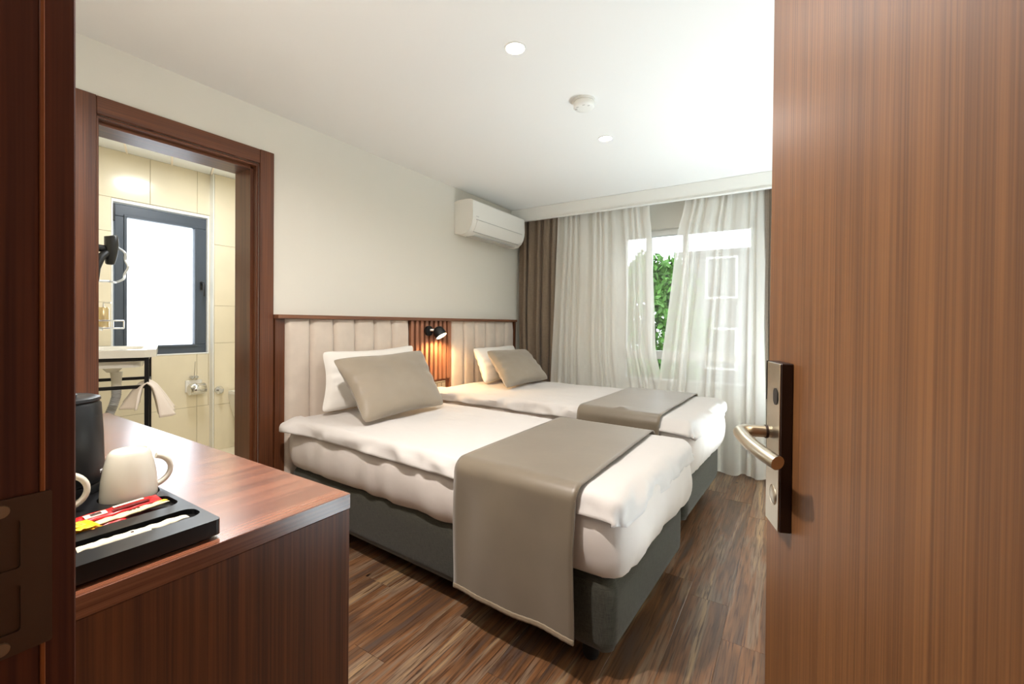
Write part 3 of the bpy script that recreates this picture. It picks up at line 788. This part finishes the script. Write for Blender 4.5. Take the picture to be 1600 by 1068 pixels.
def rounded_slab(bm, L, W, z0, z1, r, n=6, x0=0, bulge=0, ny=8, wr=0, seed=0):
    """box with rounded vertical corners; sides bulge outwards"""
    pl = []
    base = rrect(x0, L, 0, W, r, n)
    # resample the outline
    per = []
    for i in range(len(base)):
        a, b = Vector(base[i]), Vector(base[(i + 1) % len(base)])
        m_ = max(1, int((b - a).length / .03))
        for k in range(m_): per.append(a + (b - a) * k / m_)
    cx, cy = (x0 + L) / 2, W / 2
    rings = []
    for j in range(ny + 1):
        v = j / ny; z = z0 + (z1 - z0) * v
        rg = []
        e = sqrt(max(0, 1 - (2 * v - 1) ** 6))
        for p in per:
            d = Vector((p.x - cx, p.y - cy)); nrm = Vector((0, 0))
            nrm.x = 1 if p.x > L - r * .99 else (-1 if p.x < x0 + r * .99 else 0); nrm.y = 1 if p.y > W - r * .99 else (-1 if p.y < r * .99 else 0)
            if nrm.length: nrm.normalize()
            k = bulge * (4 * v * (1 - v)) - .018 * (1 - e)
            if wr: k += fb((p.x * 2.2, p.y * 2.2, z * .8), 5, seed) * wr + abs(fb((p.x * 5, p.y * 5, z * 1.0), 4, seed + 1)) * wr * .8
            zz = z + (wr * .6 * fb((p.x, p.y, 0), 6, seed + 5) if wr and j == 0 else 0)
            rg.append(bm.verts.new((p.x + nrm.x * k, p.y + nrm.y * k, zz)))
        rings.append(rg)
    n_ = len(per)
    for a, b in zip(rings, rings[1:]):
        for i in range(n_): bm.faces.new((a[i], a[(i + 1) % n_], b[(i + 1) % n_], b[i]))
    bm.faces.new(rings[0][::-1]); bm.faces.new(rings[-1])

def make_bed(name, label, dlabel, loc, rot, L, W, top, seed, lnear, lfar, duvet_drop, hw=0):
    t = thing(name, label, 'bed', loc, rot); 
    bm = nb(); rounded_slab(bm, L, W, .095, .335, .045); obj('bed_base', bm, M['base'], t, local=True, smooth=True)
    for x, y in ((.12, .1), (.12, W - .1), (L - .12, .1), (L - .12, W - .1)):
        bm = nb(); lathe(bm, [(0, 0), (.024, 0), (.030, .015), (.032, .097), (0, .097)], (x, y, 0), 20); obj('leg', bm, M['black'], t, local=True, smooth=True)
    bm = nb(); rounded_slab(bm, L + .02, W, .34, top - .035, .07, bulge=.030, ny=14, wr=.012, seed=seed)
    obj('mattress', bm, M['linen'], t, local=True, smooth=True)
    # duvet
    d = thing('duvet', dlabel, 'duvet', loc, rot)
    bm = nb(); cloth_sheet(bm, .07, L - .01, .01, W - .01, top, .03, duvet_drop + .02, duvet_drop, duvet_drop, .045, 150, 100, .0085, seed, flare=.012)
    o = obj('duvet_cover', bm, M['duvet'], d, local=True, smooth=True); solid(o, .022, -1)
    return t, d

B1 = make_bed('single_bed', 'near single bed with grey upholstered base and white sheet', 'white duvet spread over the near bed', (.095, 1.448, 0), radians(-2.7), 1.955, .86, .625, 11, 1, 1, .095)
B2 = make_bed('single_bed', 'far single bed with grey base, next to the window curtains', 'white duvet spread over the far bed by the window', (.115, 2.612, 0), radians(-2.7), 1.935, .90, .655, 23, 1, 1, .10)

def runner(bed, label, x0, x1, sk, y0, y1, top, zb_near, zb_far, seed, crease=0):
    loc = bed['_loc']; rot = bed.rotation_euler.z
    t = thing('bed_runner', label, 'bed runner', loc, rot)
    r = .055; path = []
    ln = top - zb_near; lf = top - zb_far
    def prof(s):
        # s in metres from near hem; returns y,z
        straight = ln - r
        arc = r * pi / 2; topl = (y1 - y0); 
        if s < straight: return y0 - r, zb_near + s
        s -= straight
        if s < arc:
            a = s / r; return y0 - r * cos(a), top - r + r * sin(a)
        s -= arc
        if s < topl: return y0 + s, top
        s -= topl
        if s < arc:
            a = s / r; return y1 + r * sin(a), top - r + r * cos(a)
        s -= arc
        return y1 + r, top - r - s
    tot = (ln - r) + r * pi + (y1 - y0) + (lf - r)
    def fn(u, v):
        s = v * tot; y, z = prof(s)
        f = max(0, min(1, (y - y0) / (y1 - y0)))
        x = x0 + (x1 - x0) * u + sk * f
        hang = max(0, (top - r - z))
        if y < y0: y += -.006 * sin(u * 9 + seed) * min(1, hang / .15) - .012 * min(1, hang / .3) + fb((u * 4, z * 2, seed), 1) * .010 * min(1, hang / .1); x += .006 * sin(z * 9) * min(1, hang / .2)
        if y > y1: y += fb((u * 4, z * 2, seed), 1) * .008
        if y0 <= y <= y1: z += fb((x, y, 0), 3.2, seed) * .003 + crease * math.exp(-((u - .52) / .06) ** 2) * max(0, 1 - (y - y0) / .10) 
        return Vector((x, y, z))
    bm = nb(); grid(bm, 26, 130, fn); o = obj('runner_cloth', bm, M['runner'], t, local=True, smooth=True); solid(o, .004, 0)
    # stitched hem along the near end
    bm = nb()
    for i in range(27):
        pass
    def hm(u, v): p = fn(u, .0 + v * .018 / tot); return p + Vector((0, -.0035 - .0015 * abs(sin(u * 60)), -.001))
    grid(bm, 90, 3, hm); o = obj('hem', bm, M['hem'], t, local=True, smooth=True); solid(o, .002, 0)
    for uu in (0.004, .992):
        bm = nb(); tube(bm, [fn(uu, k / 60) for k in range(61)], .0022, 6); obj('side_seam', bm, M['hem'], t, local=True, smooth=True)
    return t
runner(B1[0], 'taupe satin runner across the foot of the near bed, hanging down its side', 1.322, 1.848, -.045, -.002, .862, .642, .145, .25, 4)
runner(B2[0], 'taupe satin runner across the foot of the far bed', 1.30, 1.80, -.02, -.002, .902, .672, .28, .30, 8, crease=.012)

def pillow(name, label, cat, cs, th, m_, seed, pinch=.045, wr=.006):
    """cushion spanned by four corners: bottom-left, bottom-right, top-right, top-left"""
    cs = [Vector(c) for c in cs]; c0 = sum(cs, Vector()) / 4
    t = thing(name, label, cat, (c0.x, c0.y, min(c.z for c in cs)))
    nrm = (cs[1] - cs[0]).cross(cs[3] - cs[0]).normalized()
    if nrm.x < 0: nrm = -nrm
    bm = nb(); N = 34; G = {}
    for side in (1, -1):
        for i in range(N + 1):
            for j in range(N + 1):
                if side == -1 and (i in (0, N) or j in (0, N)): G[side, i, j] = G[1, i, j]; continue
                u, v = i / N, j / N
                # pull the edge middles inwards so that the corners stand out
                uu = u + pinch * (.5 - u) * 2 * sin(pi * v) ** 1.0 * abs(2 * u - 1) ** 2
                vv = v + pinch * 1.2 * (.5 - v) * 2 * sin(pi * u) ** 1.0 * abs(2 * v - 1) ** 2
                p = cs[0] * (1 - uu) * (1 - vv) + cs[1] * uu * (1 - vv) + cs[2] * uu * vv + cs[3] * (1 - uu) * vv
                p = p.lerp(c0, .055 * (abs(2 * u - 1) * abs(2 * v - 1)) ** 9)
                h = (max(0, 1 - abs(2 * u - 1) ** 2.2) * max(0, 1 - abs(2 * v - 1) ** 2.2)) ** .42
                w_ = fb((u * 2.0, v * 2.0, side), 2.2, seed) * wr + fb((u * 5, v * 5, side), 2, seed + 2) * wr * .35
                ed = abs(2 * u - 1) ** 3 * (1 - abs(2 * v - 1)); 
                w_ += .006 * sin(v * 34 + seed) * ed * (h > 0) * min(1, h * 3)
                p = p + nrm * side * (th * h * .5 + w_ * min(1, h * 2))
                G[side, i, j] = bm.verts.new(p)
        for i in range(N):
            for j in range(N):
                q = [G[side, i, j], G[side, i + 1, j], G[side, i + 1, j + 1], G[side, i, j + 1]]
                bm.faces.new(q if side == 1 else q[::-1])
    o = obj('pillowcase', bm, m_, t, smooth=True)
    pr = [cs[0].lerp(cs[1], k / 24) for k in range(25)]
    return t
pillow('pillow', 'white pillow leaning on the near headboard behind the taupe cushion', 'pillow',
       [(.235, 1.545, .640), (.31, 2.24, .612), (.135, 2.385, 1.008), (.135, 1.615, .995)], .13, M['pillowcase'], 3)
pillow('cushion', 'large taupe satin cushion leaning on the white pillow of the near bed', 'cushion',
       [(.655, 1.512, .640), (.665, 2.135, .648), (.36, 2.235, .985), (.36, 1.52, .965)], .15, M['taupe'], 5)
pillow('pillow', 'white pillow leaning on the far headboard behind the taupe cushion', 'pillow',
       [(.37, 2.955, .668), (.37, 3.62, .668), (.15, 3.75, .955), (.16, 3.06, .955)], .13, M['pillowcase'], 7)
pillow('cushion', 'taupe cushion leaning on the white pillow of the far bed', 'cushion',
       [(.68, 2.82, .672), (.69, 3.50, .675), (.36, 3.64, .925), (.38, 2.955, .945)], .14, M['taupe'], 9)

# ================================================================ DESK
t = thing('desk', 'dark walnut desk in the foreground left carrying the tea tray', 'desk', (.85, .4, 0))
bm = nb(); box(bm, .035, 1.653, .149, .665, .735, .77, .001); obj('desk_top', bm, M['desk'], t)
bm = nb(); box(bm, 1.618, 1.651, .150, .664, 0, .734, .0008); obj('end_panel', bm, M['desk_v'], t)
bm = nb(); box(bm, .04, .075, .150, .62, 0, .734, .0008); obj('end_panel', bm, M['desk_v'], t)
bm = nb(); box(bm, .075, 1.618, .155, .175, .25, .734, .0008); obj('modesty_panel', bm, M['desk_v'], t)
bm = nb(); box(bm, .90, 1.616, .18, .60, .60, .734, .001); dw = obj('drawer', bm, M['desk_v'], t)
bm = nb(); box(bm, .91, 1.61, .60, .618, .605, .730, .001); obj('drawer_front', bm, M['desk_v'], dw)

# tray
TZ = .805
t = thing('serving_tray', 'black lacquered refreshment tray with recesses on the desk corner', 'tray', (1.38, .28, .77))
bm = nb()
holed(bm, rrect(1.13, 1.632, .152, .398, .008, 3),
      [rrect(1.4135, 1.492, .180, .388, .022), rrect(1.532, 1.582, .176, .390, .020), circ(1.355, .346, .050), circ(1.3625, .206, .0485)], TZ, TZ - .010, .777)
for v in bm.verts:
    pass
obj('tray_body', bm, M['tray'], t)
for x, y in ((1.15, .175), (1.15, .38), (1.61, .175), (1.61, .38)):
    bm = nb(); lathe(bm, [(0, .770), (.009, .770), (.010, .778), (0, .778)], (x, y, 0), 16); obj('foot', bm, M['black'], t)
# kettle
kx, ky = 1.228, .263
t = thing('electric_kettle', 'matt black electric kettle standing at the back of the tray', 'kettle', (kx, ky, TZ))
bm = nb(); lathe(bm, [(0, TZ + .0005), (.072, TZ + .0005), (.074, TZ + .004), (.074, TZ + .018), (.070, TZ + .021), (0, TZ + .021)], (kx, ky, 0), 48); obj('power_base', bm, M['black'], t, smooth=True)
bm = nb(); lathe(bm, [(0, TZ + .022), (.073, TZ + .022), (.0755, TZ + .026), (.0755, TZ + .05), (.0735, TZ + .12), (.070, TZ + .185), (.066, TZ + .190), (0, TZ + .190)], (kx, ky, 0), 56); obj('body', bm, M['blackm'], t, smooth=True)
bm = nb(); lathe(bm, [(0, TZ + .191), (.067, TZ + .191), (.0695, TZ + .194), (.068, TZ + .199), (.058, TZ + .203), (.05, TZ + .2005), (0, TZ + .199)], (kx, ky, 0), 56); ld = obj('lid', bm, M['blackm'], t, smooth=True)
bm = nb(); lathe(bm, [(0, TZ + .200), (.040, TZ + .200), (.041, TZ + .206), (.030, TZ + .209), (0, TZ + .209)], (kx - .005, ky - .008, 0), 40); obj('lid_cap', bm, mat('lid_gloss', (60, 64, 70), .18), t, smooth=True)
bm = nb(); hpts = [(kx - .02, ky - .055, TZ + .195), (kx - .03, ky - .085, TZ + .205), (kx - .035, ky - .098, TZ + .17), (kx - .035, ky - .097, TZ + .09), (kx - .03, ky - .07, TZ + .05)]
tube(bm, hpts, [.012, .012, .011, .011, .010], 12); obj('handle', bm, M['black'], t, smooth=True)
# white letter printed on the kettle
import math as _m
def text_part(s, size, m_, loc, rot, parent, ext=.0003):
    cu = bpy.data.curves.new('letter', 'FONT'); cu.body = s; cu.size = size; cu.extrude = ext; cu.align_x = 'CENTER'; cu.align_y = 'CENTER'
    tmp = bpy.data.objects.new('tmp', cu); C.objects.link(tmp)
    dg = bpy.context.evaluated_depsgraph_get(); me = bpy.data.meshes.new_from_object(tmp.evaluated_get(dg))
    bpy.data.objects.remove(tmp)
    mw = Matrix.Translation(loc) @ rot
    me.transform(Matrix.Translation(-Vector(parent['_loc'])) @ mw)
    me.materials.clear(); me.materials.append(m_)
    o = bpy.data.objects.new('lettering', me); C.objects.link(o); o.parent = parent; o['_loc'] = list(parent['_loc'])
    return o
aa = math.atan2(.6 - 0, .8)      # direction of the printed letter seen from the centre
ld_ = Vector((.62, .785, 0)).normalized(); 
rotm = Matrix(((-ld_.y, 0, ld_.x, 0), (ld_.x, 0, ld_.y, 0), (0, 1, 0, 0), (0, 0, 0, 1)))
text_part('M', .011, M['label'], Vector((kx, ky, TZ + .042)) + ld_ * .0757, rotm, t)

# cups (upside down)
def cup(cx, cy, ang, lab):
    z = TZ - .009
    t = thing('coffee_cup', lab, 'cup', (cx, cy, z), group='cream cups upside down on the tray')
    bm = nb(); lathe(bm, [(.0440, 0.002), (.0462, 0), (.0470, .004), (.0468, .02), (.0445, .05), (.0405, .075), (.0350, .096), (.0320, .102), (.0300, .104), (.0285, .1045), (.0270, .102), (0, .1005)], (cx, cy, z), 48); obj('cup_body', bm, M['ceramic'], t, smooth=True)
    bm = nb(); lathe(bm, [(.0440, .002), (.0440, .03), (.038, .07), (.030, .094), (0, .096)], (cx, cy, z), 40); obj('cup_inside', bm, M['ceramic'], t, smooth=True)
    d = Vector((cos(ang), sin(ang), 0)); pts = []
    for k in range(15):
        a = -1.35 + 2.7 * k / 14
        rr = .037 + .034 * cos(a)
        pts.append(Vector((cx, cy, z + .050 + .032 * sin(a))) + d * (rr + (.0 if abs(a) > 1.2 else 0)))
    bm = nb(); tube(bm, pts, [.0050 + .0012 * abs(k - 7) / 7 for k in range(15)], 12)
    for v in bm.verts:       # flatten the strap a little
        pass
    obj('handle', bm, M['ceramic'], t, smooth=True)
cup(1.355, .346, math.atan2(.90, .05), 'cream cup upside down at the back of the tray beside the kettle')
cup(1.3625, .206, math.atan2(.965, .26), 'cream cup half hidden behind the door frame, only its handle showing')

# sachets
def sachet(name, label, cat, c, ang, L, W, th, m_, crimp=None, tilt=0.0, pitch=0.0, roundness=2.0):
    t = thing(name, label, cat, c)
    T = Matrix.Translation(c) @ Matrix.Rotation(ang, 4, 'Z') @ Matrix.Rotation(pitch, 4, 'Y') @ Matrix.Rotation(tilt, 4, 'X')
    bm = nb(); N = 26; K = 8; rings = []
    for i in range(N + 1):
        u = i / N; h = th * (max(0, 1 - abs(2 * u - 1) ** 6)) ** .6 + .0006
        rg = []
        for k in range(2 * K):
            a = 2 * pi * k / (2 * K); x = (u - .5) * L; yy = cos(a) * W / 2; zz = sin(a) * h / 2
            zz += .0022 * fb((u * 9, yy * 60, L * 50), 1) * (1 if h > .001 else .4); yy *= 1 + .10 * fb((u * 6, 0, L * 90), 1)
            rg.append(bm.verts.new(T @ Vector((x, yy, zz))))
        rings.append(rg)
    for a, b in zip(rings, rings[1:]):
        for k in range(2 * K): bm.faces.new((a[k], a[(k + 1) % (2 * K)], b[(k + 1) % (2 * K)], b[k]))
    bm.faces.new(rings[0][::-1]); bm.faces.new(rings[-1])
    obj('wrapper', bm, m_, t, smooth=True)
    return t, T
def strip(T, x0, x1, y0, y1, z, m_, t, nm='printed_band', sag=0.0):
    bm = nb(); g = grid(bm, 8, 4, lambda u, v: T @ Vector((x0 + (x1 - x0) * u, y0 + (y1 - y0) * v, z - sag * (2 * v - 1) ** 2)))
    o = obj(nm, bm, m_, t); solid(o, .0004, 1); return o
RY = radians(98)
t, T = sachet('coffee_sachet', 'red foil instant coffee stick lying in the tray slot', 'sachet', (1.432, .300, .806), RY, .150, .026, .008, M['red'], tilt=.25)
strip(T, -.045, -.012, -.006, .006, .0052, M['paper'], t, 'picture_patch', .0012); strip(T, -.036, -.020, -.0035, .0035, .0056, M['ink'], t, 'bean_mark', .0004)
strip(T, -.005, .055, -.009, -.002, .0049, M['redd'], t)
strip(T, .000, .050, .003, .008, .0047, M['paper'], t, 'lettering_band', .0002)
t, T = sachet('coffee_sachet', 'dark red coffee stick with pale lettering at the back of the slot', 'sachet', (1.420, .318, .800), RY, .118, .022, .008, M['redd'], tilt=.2)
strip(T, .0, .050, -.004, .004, .0048, M['paper'], t, 'lettering_band', .0002)
t, T = sachet('sugar_sachet', 'cream and yellow stick sachet lying beside the red one', 'sachet', (1.460, .312, .803), RY + .03, .135, .020, .008, M['cream'], tilt=-.1)
strip(T, .050, .066, -.007, .007, .0030, M['yellow'], t); 
for k in range(6): strip(T, .002 + k * .007, .006 + k * .007, -.003, .004, .0047, M['ink'], t, 'print_mark', .0002)
t, T = sachet('coffee_sachet', 'shiny red sachet at the near end of the slot under the cream stick', 'sachet', (1.468, .262, .799), RY - .05, .09, .022, .007, M['red'], tilt=.1)
t, T = sachet('tea_bag', 'yellow paper tea sachet at the near end of the slot', 'sachet', (1.472, .236, .8095), RY, .052, .046, .003, M['yellow'], pitch=.05)
strip(T, -.012, .012, -.012, .012, .0022, mat('tea_label', (250, 214, 60), .6), t, 'label_patch'); strip(T, -.010, .010, .004, .0055, .0026, M['ink'], t, 'print_mark'); strip(T, -.010, .010, -.003, -.0015, .0026, M['ink'], t, 'print_mark')
t, T = sachet('tea_bag', 'deeper yellow tea sachet tucked under the upper one', 'sachet', (1.484, .238, .803), RY + .2, .058, .040, .003, mat('deep_yellow_paper', (226, 160, 10), .5))
t, T = sachet('sugar_sachet', 'long off white paper stick lying in the narrow front slot', 'sachet', (1.560, .315, .801), radians(91), .115, .017, .006, M['paper'])
t, T = sachet('sugar_sachet', 'second off white paper stick nearer the camera in the front slot', 'sachet', (1.566, .265, .803), radians(87), .095, .017, .006, M['paper'], tilt=.15)
strip(T, .020, .024, -.002, .002, .0036, M['ink'], t, 'print_mark')

# ================================================================ BATHROOM FITTINGS
# washbasin on a black frame, in the skewed frame of the side wall
nc = Vector((-.75, 1.100, 0))               # near front corner of the basin
TS = Matrix(((sd.x, -sn.x, 0, nc.x), (sd.y, -sn.y, 0, nc.y), (0, 0, 1, 0), (0, 0, 0, 1)))   # x along wall (away), y towards the wall
SZ = .992
ctr = TS @ Vector((.3, .22, BZ))
t = thing('washbasin', 'white rectangular washbasin seen through the bathroom doorway', 'washbasin', tuple(ctr))
bm = nb(); DP = .43
pl = [(0.0, .05), (.05, 0), (.55, 0), (.60, .05), (.60, DP), (0, DP)]
inner = rrect(.07, .53, .07, .34, .06, 5)
holed(bm, pl, [inner], SZ, SZ - .11, SZ - .046)
for v in bm.verts: v.co = TS @ v.co
obj('basin_slab', bm, M['porcelain'], t)
bm = nb()
secs = [(.0, SZ - .046, .05), (.02, SZ - .075, .055), (.06, SZ - .10, .075), (.16, SZ - .125, .10), (.19, SZ - .15, .12)]
rings = []
for off, z, r_ in secs:
    o_ = rrect(.05 + off, .55 - off, .05 + off * .75, .36 - off * .6, max(.02, min(r_, (.31 - off * 1.35) / 2 - .002)), 5)
    rings.append([bm.verts.new(TS @ Vector((x, y, z))) for x, y in o_])
for a, b in zip(rings, rings[1:]):
    for i in range(len(a)): bm.faces.new((a[i], a[(i + 1) % len(a)], b[(i + 1) % len(a)], b[i]))
bm.faces.new(rings[-1]); obj('bowl', bm, M['porcelain'], t, smooth=True)
bm = nb(); p = TS @ Vector((.28, .2, 0)); tube(bm, [p + Vector((0, 0, z)) for z in (SZ - .15, SZ - .20, SZ - .24)], [.03, .026, .024], 18); obj('drain_tail', bm, M['porcelain'], t, smooth=True)
bm = nb(); pts = [p + Vector((0, 0, SZ - .24)), p + Vector((0, .0, SZ - .30)), p + Vector((-.01, -.012, SZ - .36)), p + Vector((-.02, -.03, SZ - .42)), p + Vector((-.03, -.07, SZ - .455)), p + Vector((-.04, -.14, SZ - .46)), p + Vector((-.05, -.20, SZ - .45))]
pp, rr = [], []
for i in range(len(pts) - 1):
    for k in range(10): pp.append(pts[i].lerp(pts[i + 1], k / 10)); rr.append(.0215 + .0035 * (k % 2))
tube(bm, pp, rr, 14); obj('drain_hose', bm, M['pipe'], t, smooth=True)
bm = nb(); q = TS @ Vector((.3, .385, 0)); tube(bm, [q + Vector((0, 0, SZ)), q + Vector((0, 0, SZ + .12)), q + sn * .05 + Vector((0, 0, SZ + .14)), q + sn * .12 + Vector((0, 0, SZ + .12))], .011, 12); obj('faucet', bm, M['chrome'], t, smooth=True)
t = thing('basin_stand', 'black square steel frame carrying the washbasin', 'stand', tuple(ctr))
b_ = .022
for (x, y) in ((.03, .035), (.55, .035), (.03, .40), (.55, .40)):
    bm = nb(); box(bm, x, x + b_, y, y + b_, BZ, SZ - .048, .001, TS); obj('leg', bm, M['blackm'], t)
for z0, nm in ((SZ - .069, 'top_rail'), (SZ - .235, 'towel_rail')):
    for x0, x1, y0, y1 in ((.052, .55, .037, .055), (.052, .55, .402, .42), (.032, .05, .057, .40), (.552, .57, .057, .40)):
        bm = nb(); box(bm, x0, x1, y0, y1, z0, z0 + .020, .001, TS); obj(nm, bm, M['blackm'], t)
# towel over the front lower rail near the leg
zt = SZ - .215
t = thing('hand_towel', 'beige hand towel draped over the lower rail of the basin stand', 'towel', tuple(TS @ Vector((.15, .02, BZ))))
def tw(u, v):
    s = (v - .5) * 2           # -1 front hem, 1 back hem
    z = zt + .012 - .20 * abs(s) ** 1.15 * (1 if s < 0 else .72) ; off = .018 * min(1, abs(s) * 6) * (1 if s < 0 else -1) + (.05 * abs(s) if s < 0 else -.045 * abs(s))
    fan = 1 + .75 * abs(s)
    x = .12 + (u - .5) * .23 * fan
    off += .036 * sin(u * 17 + s) * (.15 + abs(s)) + (-.02 if s > 0 else .03) * abs(s); z += .008 * fb((u * 3, s, 0), 2, 3)
    return TS @ Vector((x, .046 - off, z))
bm = nb(); grid(bm, 40, 30, tw); o = obj('towel_cloth', bm, M['towel'], t, smooth=True); solid(o, .007, 0)
bm = nb(); box(bm, .145, .158, .046 - .082, .046 - .079, zt - .16, zt - .13, 0, TS); obj('towel_tag', bm, M['black'], t)

# things on the slanted bathroom wall
def WT(s, n, z): return wp + sd * s + sn * n + Vector((0, 0, z))
t = thing('hair_dryer', 'black hair dryer hanging in a wall bracket beside the bathroom window', 'hair dryer', tuple(WT(.3, .12, 1.45)))
def hp(u_, z): return u_
hb = Vector((-1.15, .985, 0))
bm = nb(); base = wall_at(-1.15); box(bm, -1.20, -1.10, base - .02, base + .07, 1.55, 1.66, .01); obj('wall_bracket', bm, M['black'], t)
bm = nb(); tube(bm, [(-1.15, base + .05, 1.62), (-1.15, .965, 1.62)], [.028, .022], 16); obj('bracket_arm', bm, M['black'], t, smooth=True)
bm = nb(); tube(bm, [(-1.15, .996, 1.706), (-1.15, .998, 1.70), (-1.15, 1.0, 1.65), (-1.15, .998, 1.60), (-1.15, .994, 1.55), (-1.15, .992, 1.527), (-1.15, .992, 1.522)], [.026, .034, .036, .033, .027, .023, .017], 22); obj('barrel', bm, M['black'], t, smooth=True)
bm = nb(); tube(bm, [(-1.15, .98, 1.60), (-1.12, .94, 1.56), (-1.10, .915, 1.49), (-1.10, .91, 1.41)], [.024, .022, .02, .017], 14); obj('grip', bm, M['black'], t, smooth=True)
bm = nb(); pts = []
for k in range(41):
    a = k / 40; ang = -.6 * pi + 1.2 * pi * a * 1.0
    pts.append(Vector((-1.15 + .02 * sin(a * 30), 1.010 + .075 * cos(ang) * (1 - .2 * a), 1.53 + .12 * sin(ang))))
pts = [Vector((-1.10, .91, 1.41))] + pts
tube(bm, pts, .007, 8); obj('coiled_cord', bm, mat('cord_white', (228, 232, 236), .3), t, smooth=True)
t = thing('wire_shelf', 'small chrome wire soap shelf above the washbasin', 'shelf', (-1.35, 1.0, 1.10))
for z in (1.115, 1.165):
    w0 = wall_at(-1.35)
    bm = nb(); tube(bm, [(-1.45, w0 + .03, z), (-1.45, 1.09, z), (-1.25, 1.09, z), (-1.25, w0 + .0, z)], .005, 8); obj('wire_rim', bm, M['chrome'], t, smooth=True)
for k in range(6):
    x = -1.45 + k * .04; bm = nb(); tube(bm, [(x, wall_at(x) + .005, 1.115), (x, 1.09, 1.115)], .003, 6); obj('shelf_wire', bm, M['chrome'], t)
for x in (-1.45, -1.25):
    bm = nb(); tube(bm, [(x, 1.09, 1.115), (x, 1.09, 1.165)], .004, 6); obj('upright_wire', bm, M['chrome'], t)
t = thing('soap_dispenser', 'tall gold and steel dispenser bottle on the wire shelf', 'dispenser', (-1.35, 1.015, 1.12))
bm = nb(); lathe(bm, [(0, 1.121), (.028, 1.121), (.030, 1.126), (.030, 1.245), (.024, 1.255), (0, 1.255)], (-1.35, 1.012, 0), 24); obj('bottle', bm, mat('gold_metal', (206, 184, 140), .25, .7), t, smooth=True)
bm = nb(); tube(bm, [(-1.35, 1.012, 1.255), (-1.35, 1.012, 1.285), (-1.33, 1.045, 1.285)], .006, 10); obj('pump', bm, M['chrome'], t, smooth=True)

# toilet roll holder, valve and toilet on the back wall
t = thing('toilet_roll_holder', 'chrome toilet paper holder on the tiles below the bathroom window', 'paper holder', (BX, 1.675, .6))
bm = nb(); box(bm, BX + .001, BX + .006, 1.615, 1.735, .575, .675, .004); obj('back_plate', bm, M['porcelain'], t)
bm = nb(); tube(bm, [(BX + .055, 1.622, .60), (BX + .055, 1.728, .60)], .042, 24); obj('paper_roll', bm, M['porcelain'], t, smooth=True)
bm = nb()
grid(bm, 1, 12, lambda u, v: Vector((BX + .055 + .05 * sin(-.2 + v * 2.2), 1.618 + .114 * u, .60 + .05 * cos(-.2 + v * 2.2)))); o = obj('cover_flap', bm, M['chrome'], t, smooth=True); solid(o, .002, 1)
t = thing('towel_hook', 'chrome hook with a thin upright rod above the toilet roll holder', 'hook', (BX, 1.672, .69))
for dy in (-.016, .016):
    bm = nb(); tube(bm, [(BX + .001, 1.672 + dy, .700), (BX + .03, 1.672 + dy, .700)], .013, 16); obj('round_hook', bm, M['chrome'], t, smooth=True)
bm = nb(); tube(bm, [(BX + .02, 1.672, .695), (BX + .02, 1.680, .83)], .002, 8); obj('rod', bm, M['chrome'], t)
t = thing('stop_valve', 'round chrome stop valve rosette on the boxed tile wall', 'valve', (BX + .058, 1.86, .57))
bm = nb(); lathe(bm, [(.036, 0), (.034, .008), (.015, .012), (.013, .05), (0, .052)], (BX + .059, 1.845, .575), 28, Matrix.Rotation(radians(90), 4, 'Y')); obj('rosette', bm, M['chrome'], t, smooth=True)
bm = nb(); tube(bm, [(BX + .075, 1.845, .575), (BX + .115, 1.835, .575)], .016, 16); obj('valve_head', bm, M['chrome'], t, smooth=True)
t = thing('toilet', 'white wall-hung toilet at the right edge of the bathroom doorway', 'toilet', (-1.38, 2.02, BZ))
bm = nb(); rings = []
for z, sx_, x_in, w_ in ((.14, .22, .0, .09), (.26, .34, .0, .12), (.40, .46, .0, .155), (.50, .50, .0, .175), (.535, .50, .0, .178)):
    rg = []
    for k in range(29):
        a = -pi / 2 + pi * k / 28; rg.append(bm.verts.new((BX + .06 + sx_ * .45 + sx_ * .55 * cos(a), 2.095 + w_ * sin(a), z)))
    rg.append(bm.verts.new((BX + .06, 2.095 + w_, z))); rg.append(bm.verts.new((BX + .06, 2.095 - w_, z)))
    rings.append(rg)
for a, b in zip(rings, rings[1:]):
    for i in range(len(a)): bm.faces.new((a[i], a[(i + 1) % len(a)], b[(i + 1) % len(a)], b[i]))
bm.faces.new(rings[0][::-1]); bm.faces.new(rings[-1]); obj('bowl', bm, M['porcelain'], t, smooth=True)
bm = nb(); pl = [(BX + .09, 2.095 - .19)] + [(BX + .06 + .225 + .285 * cos(-pi / 2 + pi * k / 28), 2.095 + .19 * sin(-pi / 2 + pi * k / 28)) for k in range(29)] + [(BX + .09, 2.095 + .19)]
prism(bm, pl, .537, .565); obj('seat_lid', bm, M['porcelain'], t)

for o in list(bpy.data.objects):
    if '_loc' in o.keys(): del o['_loc']
